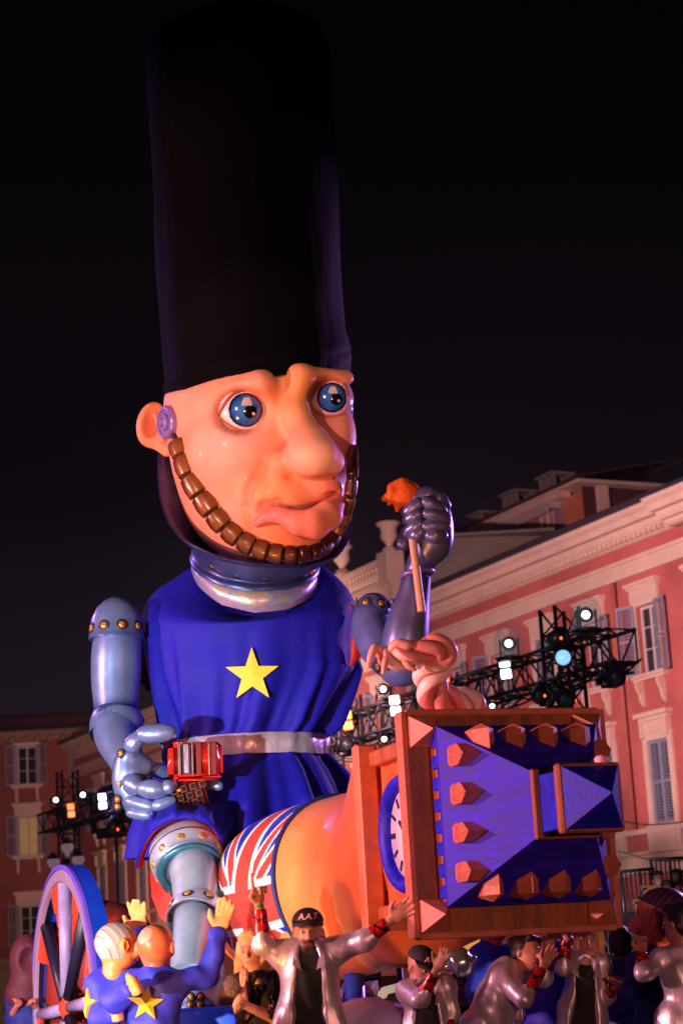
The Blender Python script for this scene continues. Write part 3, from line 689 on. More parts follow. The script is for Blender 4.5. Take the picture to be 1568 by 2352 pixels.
# ---- body
def PS(u,v,y,rpx): p=P(u,v,y); return (*p,rpx*S(u,v,y))
sp_px=[(1000,1935,14.15,150),(900,1985,14.7,170),(800,2030,15.2,182),(720,2050,15.6,178),(660,2062,15.95,165),(615,2072,16.2,132),(590,2082,16.4,80)]
lo=P(440,2330,17.6)-.3; hi=P(1160,1640,13.0)+.4
lo,hi=np.minimum(lo,hi),np.maximum(lo,hi); lo[1]=13.2; hi[1]=17.6
Bd=SDF(lo,hi,.042)
bp=[PS(*q) for q in sp_px]; Bd.chain([bp[i] for i in range(len(bp))],.25)
Bd.chain([PS(780,2100,15.2,120),PS(960,2115,14.5,85),PS(1120,2128,13.95,18)],.25)
Bd.box(tp(0,-1.3,0),(.56,.22,.56),.06,.30,TB)
# crease in front of the rear frame
VF=relax(Bd.mesh(),3); V=VF[0]
base=np.array(srgb(222,126,66)); c=np.tile(base,(len(V),1))
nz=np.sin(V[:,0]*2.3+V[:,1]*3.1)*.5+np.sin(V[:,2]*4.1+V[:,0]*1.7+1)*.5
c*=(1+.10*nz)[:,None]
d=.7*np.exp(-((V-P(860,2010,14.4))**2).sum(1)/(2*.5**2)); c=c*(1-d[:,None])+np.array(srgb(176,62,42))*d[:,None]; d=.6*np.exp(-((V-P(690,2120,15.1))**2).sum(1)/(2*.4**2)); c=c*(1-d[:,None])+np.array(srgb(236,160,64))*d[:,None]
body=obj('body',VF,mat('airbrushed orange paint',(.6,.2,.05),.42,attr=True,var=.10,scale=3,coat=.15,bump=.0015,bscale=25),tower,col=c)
# flag band painted round the back of the body
red_f,white_f,blue_f=srgb(206,62,48),srgb(240,232,226),srgb(36,48,170)
sp_c=cr_path([PS(*q) for q in sp_px],24); arc=np.concatenate([[0],np.cumsum(np.linalg.norm(np.diff(sp_c[:,:3],axis=0),axis=1))])
pxu=np.array([784+FPX*((q[:3]-CAM)@_r)/((q[:3]-CAM)@_f) for q in sp_c])
def front_u(i):     # pixel column of the point of ring i that faces the lens
    c=sp_c[i,:3]; d=norm(CAM-c); t=norm(sp_c[min(i+1,len(sp_c)-1),:3]-sp_c[max(i-1,0),:3]); d=norm(d-t*(d@t)); q=c+d*(sp_c[i,3]+.07)-CAM; return 784+FPX*(q@_r)/(q@_f)
fu=np.array([front_u(i) for i in range(len(sp_c))]); s0,s1=np.interp(642,fu[::-1],arc[::-1]),arc[-1]+.01
SS=np.linspace(s0,s1,150); pts=np.stack([np.interp(SS,arc,sp_c[:,k]) for k in range(3)],1); rad=np.interp(SS,arc,sp_c[:,3])+.075
T_,A1,B1=frames(pts); nth=360; th=np.linspace(0,2*math.pi,nth,endpoint=False)
rings=[pts[i]+rad[i]*(np.cos(th)[:,None]*A1[i]+np.sin(th)[:,None]*B1[i]) for i in range(len(SS))]
FV,FF=loft(rings,cap0=False,cap1=True)
# push the band onto the blended body so that it hugs it
fc=np.zeros((len(FV),3))
cpx=np.stack([784+FPX*((FV-CAM)@_r)/((FV-CAM)@_f),1176-FPX*((FV-CAM)@_u)/((FV-CAM)@_f)],1)
ic=np.interp(560,fu[::-1],arc[::-1]); 
# angle of the flag centre as it faces the lens
kc=int(np.argmin(np.abs(SS-ic))); ring=rings[kc]; rp=np.stack([784+FPX*((ring-CAM)@_r)/((ring-CAM)@_f),1176-FPX*((ring-CAM)@_u)/((ring-CAM)@_f)],1)
dist=(ring-CAM)@_f; jc=int(np.argmin((rp[:,1]-2088)**2+1e5*np.maximum(dist-np.median(dist),0)))
ths=(th-th[jc]+math.pi)%(2*math.pi)-math.pi
X=np.repeat(-(SS-ic),nth)*.82; Y=np.tile(ths,len(SS))*.51
up=np.sign((ring[(jc+20)%nth]-ring[jc])[2]); Y=Y*up
ang=np.degrees(np.arctan2(np.abs(Y),np.abs(X))); rr=np.hypot(X,Y)
fc[:]=blue_f
for a0 in (38,58):
    dd=np.abs(np.sin(np.radians(ang-a0)))*rr; fc[dd<.058]=white_f; fc[dd<.036]=red_f
m=np.minimum(np.abs(X),np.abs(Y)); fc[(np.abs(Y)<.15)|(np.abs(X)<.115)]=white_f; fc[(np.abs(Y)<.10)|(np.abs(X)<.075)]=red_f
obj('flag_band',(FV,FF),mat('painted flag',(.5,.5,.5),.45,attr=True,var=.08,scale=4,coat=.1),tower,col=fc,label='red, white and blue crossed flag painted round the body')
obj('flag_hem',tube(np.vstack([rings[0],rings[0][:1]])[::6],.018,8,None),mat('navy hem',srgb(30,30,96),.6),tower)
# ---- pink twisted tail rising from the roof of the tower
pk=mat('pink twisted cloth paint',srgb(236,176,164),.45,var=.10,scale=6,coat=.05)
tl=[(1100,1655,13.35,34),(1082,1622,13.35,35),(1040,1612,13.3,36),(1000,1598,13.2,38),(985,1560,13.1,37),(1003,1528,13.05,34),(1020,1500,13.0,31),(1000,1486,12.95,28),(960,1497,12.95,29),(915,1508,12.95,30),(885,1505,12.95,26),(872,1500,12.95,14)]
pp=cr_path([PS(*q) for q in tl],9)
prf=lambda t:.66+.44*np.abs(np.cos(1.5*t))**.8
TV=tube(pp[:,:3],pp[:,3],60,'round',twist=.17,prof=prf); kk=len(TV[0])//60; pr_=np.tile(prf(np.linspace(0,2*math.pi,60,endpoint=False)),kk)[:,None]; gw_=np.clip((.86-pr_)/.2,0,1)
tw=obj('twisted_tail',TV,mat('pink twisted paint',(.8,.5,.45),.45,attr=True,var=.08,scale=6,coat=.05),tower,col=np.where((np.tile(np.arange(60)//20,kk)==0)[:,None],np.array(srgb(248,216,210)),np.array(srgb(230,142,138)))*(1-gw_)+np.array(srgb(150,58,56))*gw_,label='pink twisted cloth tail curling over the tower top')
for fl in([(880,1498,12.95,12),(862,1488,12.9,10),(853,1505,12.88,9),(846,1530,12.86,6)],[(890,1508,12.9,10),(884,1524,12.86,8),(880,1545,12.84,5)],[(900,1490,12.9,12),(912,1478,12.88,12),(935,1482,12.88,12)],[(930,1520,12.9,11),(940,1532,12.88,8),(952,1538,12.88,5)]):
    q=cr_path([PS(*a) for a in fl],5); obj('frayed_end',tube(q[:,:3],q[:,3],12),pk,tw)
obj('confetti_scrap',(lambda V,F:(V,F))(*ellipsoid(tp(.10,1.14,dz+.222),(.045,.04,.03),None,8,6)),mat('pink paper',srgb(240,180,190),.7),None,True,'pink paper scrap lying on the small turret plate','paper')
# ================================================================ the giant guardsman
YG=17.0
giant=thing('giant_guardsman',P(585,2330,YG)*np.array([1,1,0]),'giant guardsman figure in blue star tunic, steel arms and tall black bearskin hat','carnival figure')
fur=mat('black velvet',(.0013,.0012,.0015),.75,var=.5,scale=2.5,bump=.012,bscale=9,spec=.05,stretch=(1,1,.2))
skin=mat('airbrushed skin paint',(.7,.45,.35),.6,attr=True,var=.09,scale=5,coat=.05,bump=.004,bscale=7)
armor=mat('airbrushed steel paint',(.5,.5,.6),.36,metal=.5,attr=True,var=.12,scale=7,coat=.06)
brass=mat('brass rivet paint',srgb(200,140,50),.35,metal=.5,var=.15); halo=mat('dark rivet ring',srgb(40,24,34),.5)
blue=mat('royal blue cloth',srgb(23,15,146),.72,var=.14,scale=3,bump=.008,bscale=6,spec=.25)
gold=mat('yellow felt star',srgb(226,196,52),.7,var=.08,scale=5)
redc=mat('red lining cloth',srgb(200,34,20),.6,var=.1)
bronze=mat('bronze strap paint',(.4,.2,.12),.32,metal=.15,attr=True,var=.12,scale=10,coat=.2)
silver=mat('crumpled silver foil',srgb(214,192,204),.34,metal=.55,var=.15,scale=9,bump=.012,bscale=9)
def holo():
    m=mat('iridescent foil',(.7,.6,.7),.34,metal=.45,var=.1,bump=.012,bscale=8)
    N=m.node_tree.nodes; L=m.node_tree.links; no=N.new('ShaderNodeTexNoise'); no.inputs['Scale'].default_value=5; no.inputs['Detail'].default_value=2; no.inputs['Distortion'].default_value=1.2
    lw=N.new('ShaderNodeLayerWeight'); ad=N.new('ShaderNodeMath'); ad.operation='ADD'; L.new(no.outputs['Fac'],ad.inputs[0]); L.new(lw.outputs['Facing'],ad.inputs[1])
    cr=N.new('ShaderNodeValToRGB'); el=cr.color_ramp.elements; el[0].position=.25; el[0].color=(.5,.33,.46,1); el[1].position=1; el[1].color=(.4,.36,.53,1)
    for p,c in((.4,(.6,.52,.56,1)),(.52,(.65,.42,.2,1)),(.6,(.38,.55,.42,1)),(.72,(.35,.35,.65,1)),(.85,(.62,.36,.52,1))): k=el.new(p); k.color=c
    L.new(ad.outputs[0],cr.inputs[0]); L.new(cr.outputs[0],N['Principled BSDF'].inputs['Base Color']); return m
holom=holo()
mRiv=None
def rivet_mesh():
    a=lathe((0,0,0),(0,0,1),[(0,1.5),(.06,1.48),(.10,1.0),(.08,.9)],18)
    def half(s):
        th=np.linspace(0,math.pi,9); rs=[]
        for h,r in((.0,.92),(.25,.85),(.42,.6),(.5,.25)): rs.append(np.array([[max(r*math.sin(t),.13)*s if True else 0,r*math.cos(t),h] for t in th]))
        return loft(rs if s>0 else [q[::-1] for q in rs])
    b=cat(half(1),half(-1)); V,F=cat(a,b); fm=[0]*len(a[1])+[1]*len(b[1]); return mesh('rivet',V,F,[halo,brass],True,fm=fm)
mRiv=rivet_mesh()
def rivet(p,n,r,parent,rot=0.): 
    z=norm(n); x=norm(np.cross((0,0,1.),z)) if abs(z[2])<.95 else np.array([1.,0,0]); y=np.cross(z,x)
    x,y=x*math.cos(rot)+y*math.sin(rot),-x*math.sin(rot)+y*math.cos(rot)
    return inst('rivet',mRiv,mx(p,x,y,z)@Matrix.Scale(r,4),parent)
STEEL,STB=np.array(srgb(116,134,182)),np.array(srgb(20,46,112))
SHADEDST=np.array(srgb(118,124,184))  # steel for the raised arm, its shaded look mixed into the paint
def armor_tube(name,pts,parent,seg=28,cap='flat',bl=(.9,.9),n=10,e=1.,base=None):
    """pts rows (u,v,y,rpx); airbrushed blue towards both ends"""
    q=cr_path([PS(*p) for p in pts],n); VF=tube(q[:,:3],q[:,3],seg,cap,e)
    k=len(VF[0])//seg; t=np.repeat(np.linspace(0,1,k),seg)
    w=np.clip(bl[0]*np.exp(-(t/.16)**2)+bl[1]*np.exp(-((1-t)/.16)**2),0,1)[:,None]
    base=STEEL if base is None else base
    return obj(name,VF,armor,parent,col=base*(1-w)+STB*w,sharp=50),q
def armor_sdf(name,S_,parent,fr=None,tint=None,it=2,base=None):
    V,F=relax(S_.mesh(),it); c=np.tile(STEEL if base is None else base,(len(V),1))
    if tint is not None: w=tint(V)[:,None]; c=c*(1-w)+STB*w
    if fr is not None: V=fr.mp(V)
    return obj(name,(V,F),armor,parent,col=c)
# ---- hat
def interp(x,tab): return np.interp(x,[a for a,_ in tab],[b for _,b in tab])
hatL=[(0,470),(20,440),(50,385),(80,352),(120,337),(180,336),(300,345),(600,359),(900,379)]
hatR=[(12,590),(20,640),(40,690),(65,728),(90,747),(130,757),(200,764),(300,770),(600,783),(800,795),(860,803)]
YH=16.6; nth=72; th=np.linspace(0,2*math.pi,nth,endpoint=False); rings=[]
dome_=[(58,540,560),(59,520,590),(63,465,640),(70,420,690),(82,378,725),(98,350,745),(118,339,755),(145,336,760)]
vv=np.concatenate([[a[0] for a in dome_],np.linspace(190,770,25)])
for i,v in enumerate(vv):
    l,r=interp(v,hatL),interp(v,hatR)
    if i<len(dome_): l,r=dome_[i][1:]
    C=P((l+r)/2,v,YH); s=S((l+r)/2,v,YH); hw=(r-l)/2*s
    wob=1+.006*np.sin(3*th+v*.01)+.004*np.sin(7*th+v*.02)+.003*np.sin(13*th+v*.011)
    zf_=1+.09*min(1,max(0,(v-500)/250))
    rings.append(C+np.stack([hw*wob*np.sin(th),-hw*zf_*wob*np.cos(th),np.zeros(nth)],1))
# skewed brim: low at the back of the head and the left, high on the right
l,r=378,804; s=S(590,880,YH)
def brim(du):
    out=[]
    for t in th:
        x=math.sin(t); zf=math.cos(t)
        v=2.2*math.sin(9*t+1)+1.6*math.sin(23*t)+interp(x,[(-1,921),(-.76,915),(-.43,894),(.0,873),(.23,863),(.7,853),(1,851)]) if zf>-.1 else interp(x,[(-1,921),(0,930),(1,853)])
        out.append(P(591+214*x,v-du,YH-232*s*zf))
    return np.array(out)
b0=brim(0); rings.append(brim(62)); rings.append(brim(50)); rings.append(brim(42)); rings.append(brim(34)); rings.append(brim(20)); rings.append(b0)
for k,sc in((-6,1.0),(-5,1.022),(-4,.998),(-3,1.028),(-2,1.004)):
    c=rings[k].mean(0); q_=(1+(sc-1)*(.55+.45*np.sin(th*2+k))+.006*np.sin(11*th+k*2))[:,None]; rings[k]=c+(rings[k]-c)*np.hstack([q_,q_,np.ones_like(q_)])
V,F=loft(rings[::-1],cap0=False)
obj('bearskin_hat',(V,F),fur,giant,label='tall black velvet bearskin hat')
bn=[b0+np.array([0,0,.012])]
obj('hat_stud',ellipsoid(P(398,838,YH)+np.array([.0,-.20,0]),(.018,.018,.018),None,8,6),brass,giant)
# ---- head
FH=Frame(600,1080,YH); psi=math.radians(25)
RH=np.array([[math.cos(psi),0,-math.sin(psi)],[0,1,0],[math.sin(psi),0,math.cos(psi)]])  # rows: head axes in frame coords
X=lambda u,v,d: np.array([u-600.,1080.-v,d])
Hd=SDF((-250,-240,-250),(250,250,330),4.6)
hx=lambda a,b,c: np.array([a,b,c])@RH
Hd.ell(hx(0,60,-8),(208,245,205),0,RH); Hd.ell(hx(-6,150,-22),(211,190,190),40,RH); Hd.ell(hx(0,-85,45),(170,128,165),70,RH); Hd.ell(hx(0,-120,85),(128,88,112),50,RH)
Hd.ell(X(530,1040,150),(85,80,55),60)            # cheek
Hd.ell(X(775,1010,70),(38,75,50),40)
Hd.cap(X(480,925,135),X(600,890,185),26,30,35)   # brows
Hd.cap(X(690,872,170),X(790,872,95),24,18,30)
Hd.ell(X(556,949,200),(60,50,50),18,sub=True)    # sockets
Hd.ell(X(752,919,150),(47,48,62),16,sub=True)
Hd.chain([(*X(684,870,168),20),(*X(678,958,198),23),(*X(700,1012,232),42)],30)
Hd.ell(X(710,1048,256),(58,50,54),28); Hd.ell(X(752,1062,240),(30,30,34),14); Hd.ell(X(641,1066,226),(29,32,34),12)
Hd.ell(X(640,1132,208),(74,46,42),34)            # muzzle
Hd.ell(X(735,1120,195),(44,34,40),26)
Hd.chain([(*X(592,1085,222),4),(*X(572,1125,224),6),(*X(566,1165,219),7),(*X(575,1205,208),4)],18,sub=True)
Hd.chain([(*X(566,1208,214),6),(*X(578,1186,226),7),(*X(605,1160,240),12),(*X(642,1152,252),13),(*X(678,1162,256),13),(*X(710,1163,252),12),(*X(735,1146,240),11),(*X(762,1128,212),8)],7,sub=True)
Hd.ell(X(660,1245,165),(70,34,45),40)            # chin
lipc=[(*X(590,1196,216),10),(*X(612,1182,228),13),(*X(642,1178,240),18),(*X(682,1195,254),28),(*X(716,1196,256),34),(*X(746,1177,240),32),(*X(768,1150,212),17)]
Hd.chain(lipc,4)
Hd.ell(X(655,1122,150),(8,12,150),10,sub=True) if False else None
BR=[(378,921),(429,915),(499,894),(591,873),(640,863),(740,853),(803,851)]
uu=Hd.ax[0]+600; cutv=np.interp(uu,[a for a,_ in BR],[b for _,b in BR])-16
Hd.F=np.maximum(Hd.F,(Hd.ax[1][None,:,None]-(1080-cutv)[:,None,None]).astype(np.float32))
HF=Hd.F.copy()
def hd_depth(u,v,default=0.):
    i=int(round((u-600-Hd.lo[0])/Hd.h)); j=int(round((1080-v-Hd.lo[1])/Hd.h)); c=HF[i,j]; k=np.where(c<0)[0]
    return Hd.lo[2]+Hd.h*k.max() if len(k) else default
V,F=relax(Hd.mesh(),2); keep=None
SK=np.array(srgb(238,160,130)); c=np.tile(SK,(len(V),1))
def paint(center,r,col,a,sc=(1,1,1)):
    global c
    w=a*np.exp(-((((V-center)/np.array(sc))**2).sum(1))/(2*r*r))[:,None]; c=c*(1-w)+np.array(srgb(*col))*w
def pline(pts,r,col,a):
    global c
    q=cr_path([p[:3] for p in pts],6); d=np.min(np.linalg.norm(V[:,None,:]-q[None],axis=2),axis=1); w=a*np.exp(-(d/r)**2)[:,None]; c=c*(1-w)+np.array(srgb(*col))*w
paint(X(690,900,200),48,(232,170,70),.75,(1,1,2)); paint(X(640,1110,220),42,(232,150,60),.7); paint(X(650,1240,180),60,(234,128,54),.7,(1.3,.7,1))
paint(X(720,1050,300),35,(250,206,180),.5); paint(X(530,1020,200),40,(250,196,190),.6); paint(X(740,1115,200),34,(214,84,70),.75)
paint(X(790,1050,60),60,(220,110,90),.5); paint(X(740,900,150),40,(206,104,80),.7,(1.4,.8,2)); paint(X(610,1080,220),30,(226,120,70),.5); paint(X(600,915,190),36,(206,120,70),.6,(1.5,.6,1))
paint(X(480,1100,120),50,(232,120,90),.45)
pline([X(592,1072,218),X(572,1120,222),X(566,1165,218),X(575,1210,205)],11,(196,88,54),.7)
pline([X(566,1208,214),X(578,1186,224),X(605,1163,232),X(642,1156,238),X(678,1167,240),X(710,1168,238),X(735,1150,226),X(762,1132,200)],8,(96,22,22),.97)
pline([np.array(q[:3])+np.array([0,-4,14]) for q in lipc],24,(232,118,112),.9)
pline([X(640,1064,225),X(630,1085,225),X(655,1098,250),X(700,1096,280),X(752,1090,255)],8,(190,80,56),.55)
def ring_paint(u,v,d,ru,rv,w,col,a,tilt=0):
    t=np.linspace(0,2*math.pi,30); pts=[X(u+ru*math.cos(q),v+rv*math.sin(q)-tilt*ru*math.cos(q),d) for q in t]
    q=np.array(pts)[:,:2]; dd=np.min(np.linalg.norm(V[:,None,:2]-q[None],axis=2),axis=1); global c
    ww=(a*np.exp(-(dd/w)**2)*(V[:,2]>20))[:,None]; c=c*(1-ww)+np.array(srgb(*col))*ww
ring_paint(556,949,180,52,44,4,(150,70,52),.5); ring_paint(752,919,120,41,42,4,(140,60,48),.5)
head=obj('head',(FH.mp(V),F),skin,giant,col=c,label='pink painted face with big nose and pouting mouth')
# eyes: painted balls in almond lids
def eye(u,v,d,r,iu,iv,ir,name='eye'):
    V_,F_=ellipsoid(X(u,v,d),(r,r,r),None,170,130); g=X(iu,iv,0)[:2]
    q=np.linalg.norm(V_[:,:2]-g,axis=1); ang=np.arctan2(V_[:,1]-g[1],V_[:,0]-g[0]); front=V_[:,2]>d
    col=np.tile(np.array(srgb(240,222,222)),(len(V_),1))
    iris=front&(q<ir); streak=.5+.5*np.sin(ang*23)*np.sin(ang*9+1)
    t=np.clip(q/ir,0,1)[:,None]; ci=np.array(srgb(20,60,160))*(t)+np.array(srgb(70,150,220))*(1-t); ci=ci*(.75+.4*streak[:,None]); ci=np.where(t>.86,np.array(srgb(8,20,60)),ci)
    col[iris]=ci[iris]
    pc=g+np.array([.28*ir,-.12*ir]); p=front&(np.linalg.norm(V_[:,:2]-pc,axis=1)<.40*ir); col[p]=(.004,.004,.006)
    gl=V_[:,:2]-(g+np.array([.0,.30*ir])); tri=front&(gl[:,1]>-.05*ir)&(gl[:,1]<.42*ir)&(np.abs(gl[:,0]-.05*ir)<.30*ir-.45*np.maximum(gl[:,1]-.1*ir,0)); col[tri]=srgb(205,200,196)
    p=front&(np.linalg.norm(V_[:,:2]-(pc+np.array([.16*ir,-.1*ir])),axis=1)<.09*ir); col[p]=(.8,.8,.8)
    return obj('eye',(FH.mp(V_),F_),mat('glossy painted eye',(.8,.8,.8),.12,attr=True,var=.02,coat=.8),head,col=col)
eye(556,949,131,64,566,947,38); eye(753,919,75,56,758,917,34)
# eyelids: thin shells over the balls
def lid(u,v,d,r,pts,th=5,col=(214,140,116)):
    P0=[]
    for (a,b) in pts:
        z=d+math.sqrt(max(r*r-(a-u)**2-(b-v)**2,1)); P0.append(X(a,b,z+1))
    q=cr_path(np.array(P0),6); V_,F_=tube(q,th,10); return obj('eyelid',(FH.mp(V_),F_),skin,head,col=np.tile(np.array(srgb(*col)),(len(V_),1)))
lid(556,949,131,64,[(506,962),(518,936),(538,913),(565,903),(590,908),(605,928),(608,950)],4,(160,84,62))
lid(556,949,131,64,[(506,962),(524,976),(548,990),(572,993),(595,981),(608,950)],3.2,(206,122,96))
lid(753,919,75,56,[(709,937),(719,906),(738,884),(762,877),(784,886),(793,912)],4,(150,74,56))
lid(753,919,75,56,[(709,937),(728,950),(750,957),(772,956),(788,943),(793,912)],3.2,(200,112,90))
# ears
E_=SDF((-350,-20,-90),(-140,190,130),4)
E_.ell(X(350,975,10),(40,52,20),0,np.array([[.8,-.15,-.58],[.15,.98,0],[.58,-.1,.8]])); E_.cap(X(350,1000,10),X(385,1035,15),22,15,16)
E_.ell(X(352,972,30),(22,34,12),8,np.array([[.8,-.15,-.58],[.15,.98,0],[.58,-.1,.8]]),True); E_.cap(X(358,955,22),X(376,1005,26),7,6,6)
V_,F_=relax(E_.mesh(),2); cc=np.tile(np.array(srgb(238,160,122)),(len(V_),1)); w=np.exp(-(((V_-X(356,980,20))**2).sum(1))/(2*22**2))[:,None]*.6; cc=cc*(1-w)+np.array(srgb(206,92,54))*w
obj('ear',(FH.mp(V_),F_),skin,head,col=cc)
# chin strap: round bosses at the temples and bronze links
lil=mat('lilac boss paint',srgb(146,128,206),.35,metal=.3,var=.15,scale=8)
def boss(u,v,d,ax,R,L):
    o=FH.mp(X(u,v,d)); a=norm(np.array(ax)@FH.B); s=FH.s
    return obj('temple_boss',lathe(o,a,[(-L*s,R*s),(0,R*s),(4*s,R*.93*s),(4*s,R*.74*s),(-1*s,R*.70*s),(-1*s,R*.54*s),(6*s,R*.50*s),(8*s,R*.3*s),(2*s,R*.24*s),(2*s,R*.12*s),(6*s,R*.05*s)],30),lil,giant,sharp=30)
boss(383,972,78,(-.86,.02,.5),38,52); boss(803,928,-30,(.95,.1,.2),30,20)
lk=[(404,1000),(419,1030),(432,1070),(452,1116),(480,1155),(506,1193),(536,1221),(569,1243),(600,1256),(633,1264),(664,1267),(691,1266),(715,1261),(738,1252),(757,1237),(772,1213),(783,1188),(792,1155),(798,1118),(801,1078),(804,1046)]
pts=[]
for (u,v) in lk:
    d=hd_depth(min(max(u,430),778) if v<1180 else u,min(v,1240),60)
    pts.append(X(u,v,max(d-2,0)*(1 if v<1200 else .97)+12))
pts=np.array(pts); pts[0,2]=95; pts[1,2]=105
for k in range(4): pts[1:-1]=.25*pts[:-2]+.5*pts[1:-1]+.25*pts[2:]*1.0 if k<2 else pts[1:-1]
pts[:,0:2]=np.array([[u-600,1080-v] for u,v in lk])
W=[22,25,27,28,27,26,25,24,23,22,21,21,20,20,19,18,17,15,14,14,13]
for i in range(1,len(pts)):
    a=(pts[i-1]+pts[i])/2; b=(pts[i]+pts[i+1])/2 if i+1<len(pts) else pts[i]+(pts[i]-pts[i-1])/2; L=np.linalg.norm(b-a); ax=(b-a)/L; g=min(1.0,.05*L)
    V_,F_=tube([a+ax*g,a+ax*(g+3),(a+b)/2,b-ax*(g+3),b-ax*g],np.array([.72,.95,1.04,.95,.72])*W[i],20,'flat')
    cc=np.tile(np.array(srgb(74,36,30)),(len(V_),1)); hi=np.clip((V_[:,2]-np.array(a)[2])/W[i],0,1)[:,None]**6; cc=cc*(1-.45*hi)+np.array(srgb(190,130,60))*.4*hi  # golden highlight painted on the side of each link facing the lens
    obj('strap_link',(FH.mp(V_),F_),bronze,giant,col=cc,sharp=40)
pp=np.array([[p[0],p[1],p[2]-2] for p in pts]); q=cr_path(pp,4); V_,F_=tube(q,7,10); obj('strap_cord',(FH.mp(V_),F_),halo,giant)
# ---- flared steel collar
FC=Frame(585,1250,16.75)
def cpt(phi,R,v,zr=.92): return np.array([-15+R*math.sin(phi)+ (585-585),1250-v,R*zr*math.cos(phi)])
nph=96; ph=np.linspace(-math.pi,math.pi,nph,endpoint=False); dg=np.degrees(ph)
rimv=np.interp(dg,[-180,-130,-100,-90,-75,-60,-45,-20,0,30,55,75,90,105,130,180],[985,1000,1030,1060,1150,1205,1245,1283,1296,1301,1282,1245,1198,1150,1080,985])
botv=np.interp(dg,[-180,-90,-60,-30,0,30,60,90,180],[1255,1287,1318,1345,1356,1352,1334,1312,1255])
def cring(R,f,dv=0,zr=.92): return np.array([[0+R[k]*math.sin(p),1250-(botv[k]+(rimv[k]-botv[k])*f+dv),R[k]*zr*math.cos(p)] for k,p in enumerate(ph)])
on=np.ones(nph)
prof=[(148,0,0),(150,0,-8),(146,0,-14),(143,.12,-12),(146,.25,-8),(158,.45,0),(182,.7,0),(208,.9,0),(222,1,0),(223,1,-4),(218,1,-5),(200,.88,-4),(175,.68,-4),(150,.45,-4),(136,.25,0),(132,0,0)]
V_,F_=loft([cring(R*on,f,dv) for R,f,dv in prof],cap0=False,cap1=False)
V_[:,0]+= 0
cc=np.tile(np.array(srgb(70,84,140)),(len(V_),1)); inn=np.repeat(np.arange(len(prof))>=9,nph); cc[inn]=srgb(72,68,124); bl=np.repeat(np.array([0,.5,.7,.6,.2,0,0,.0,.5,.6,.3,0,0,.2,.5,.6]),nph)[:,None]; cc=cc*(1-bl)+np.array(srgb(28,34,84))*bl
gor=obj('steel_collar',(FC.mp(V_),F_),armor,giant,col=cc)
for u,v in((492,1296),(546,1314),(607,1321),(667,1321),(715,1312)):
    x=u-585; R=158; p=math.asin(max(-.98,min(.98,x/R))); rivet(FC.mp(np.array([x,1250-v,R*.92*math.cos(p)+2])),np.array([math.sin(p)*.9,-.45,math.cos(p)])@FC.B,9*FC.s,gor,.6)
nbv=np.interp(dg,[-180,-90,-60,-30,0,30,60,90,180],[1290,1296,1345,1386,1403,1396,1370,1338,1290])
rb=[np.array([[R*math.sin(p),1250-(nbv[k] if f else botv[k]-6),R*.95*math.cos(p)] for k,p in enumerate(ph)]) for R,f in((134,0),(140,.0),(146,1),(143,1))]
for q in rb[1:3]: pass
V_,F_=loft(rb,cap0=False,cap1=False); obj('neck_band',(FC.mp(V_),F_),holom,giant,label='iridescent foil neck band')
# ---- tunic
tab=[(1285,455,712,.62),(1300,430,730,.70),(1318,400,752,.74),(1340,362,776,.74),(1365,338,797,.70),(1400,322,815,.66),(1450,325,812,.66),(1500,334,812,.66),(1555,343,822,.66),(1600,356,803,.66),(1640,370,780,.68),(1675,380,762,.70),(1703,378,747,.70)]
skt=[(1745,376,747,.70),(1760,372,756,.74),(1785,362,776,.80),(1820,346,798,.86),(1860,334,822,.9),(1905,322,846,.92),(1960,318,856,.92)]
nt_=160; th=np.linspace(0,2*math.pi,nt_,endpoint=False)
def trow(v,l,r,zr,amp,fold=None):
    cu=(l+r)/2; C=P(cu,v,YG); s=S(cu,v,YG); hw=(r-l)/2*s
    f=np.zeros(nt_)
    for k,a,p0 in((9,1,.3),(14,.8,1.7),(23,.5,.6),(31,.3,2.2)): f+=a*np.sin(k*th+p0+.0015*v*k*.3)
    hwv=hw+amp*s*f
    g=np.interp(v,[1285,1340,1400,1500],[150,115,60,0])*s*np.maximum(np.cos(th),0)**1.2
    return C+np.stack([hwv*np.sin(th),-hwv*zr*np.cos(th),-g],1)
def dens(tb_,n): 
    a=np.array(tb_,float); t=np.linspace(0,len(a)-1,n); return [[np.interp(x,range(len(a)),a[:,k]) for k in range(4)] for x in t]
rows=[trow(v,l,r,z,np.interp(v,[1280,1400,1520,1600,1680,1703],[0,.8,3,8,14,9])) for v,l,r,z in dens(tab,46)]
# slope the neck opening with the shoulders
tun=obj('tunic',loft(rows,cap0=True,cap1=False),blue,giant,label='royal blue sleeveless tunic bodice')
rows2=[trow(v,l,r,z,np.interp(v,[1745,1775,1830,1960],[6,9,13,18])) for v,l,r,z in dens(skt,26)]
obj('skirt',loft(rows2,cap0=True,cap1=False),blue,giant,label='royal blue gathered tunic skirt')
bt=[trow(v,l,r,z,a) for v,l,r,z,a in((1700,374,749,.72,0),(1702,371,752,.73,2.5),(1722,371,751,.73,2.5),(1744,370,752,.73,2.5),(1747,374,750,.72,0))]
obj('belt',loft(bt,cap0=False,cap1=False),silver,giant,label='crumpled silver foil belt')
def tunic_y(u,v):
    a=np.array(tab); l,r,z=[np.interp(v,a[:,0],a[:,k]) for k in(1,2,3)]; s=S(u,v,YG); hw=(r-l)/2; x=(u-(l+r)/2)/hw; return YG-hw*s*z*math.sqrt(max(0,1-x*x))
R_=64; st=[]
for k in range(10):
    a=math.pi/2+k*math.pi/5+.02; q=R_ if k%2==0 else R_*.40; st.append((579+q*math.cos(a),1551-q*math.sin(a)))
V_=[P(u,v,tunic_y(u,v)-.045) for u,v in st]+[P(579,1551,tunic_y(579,1551)-.05)]; V2=[q+np.array([0,.03,0]) for q in V_]
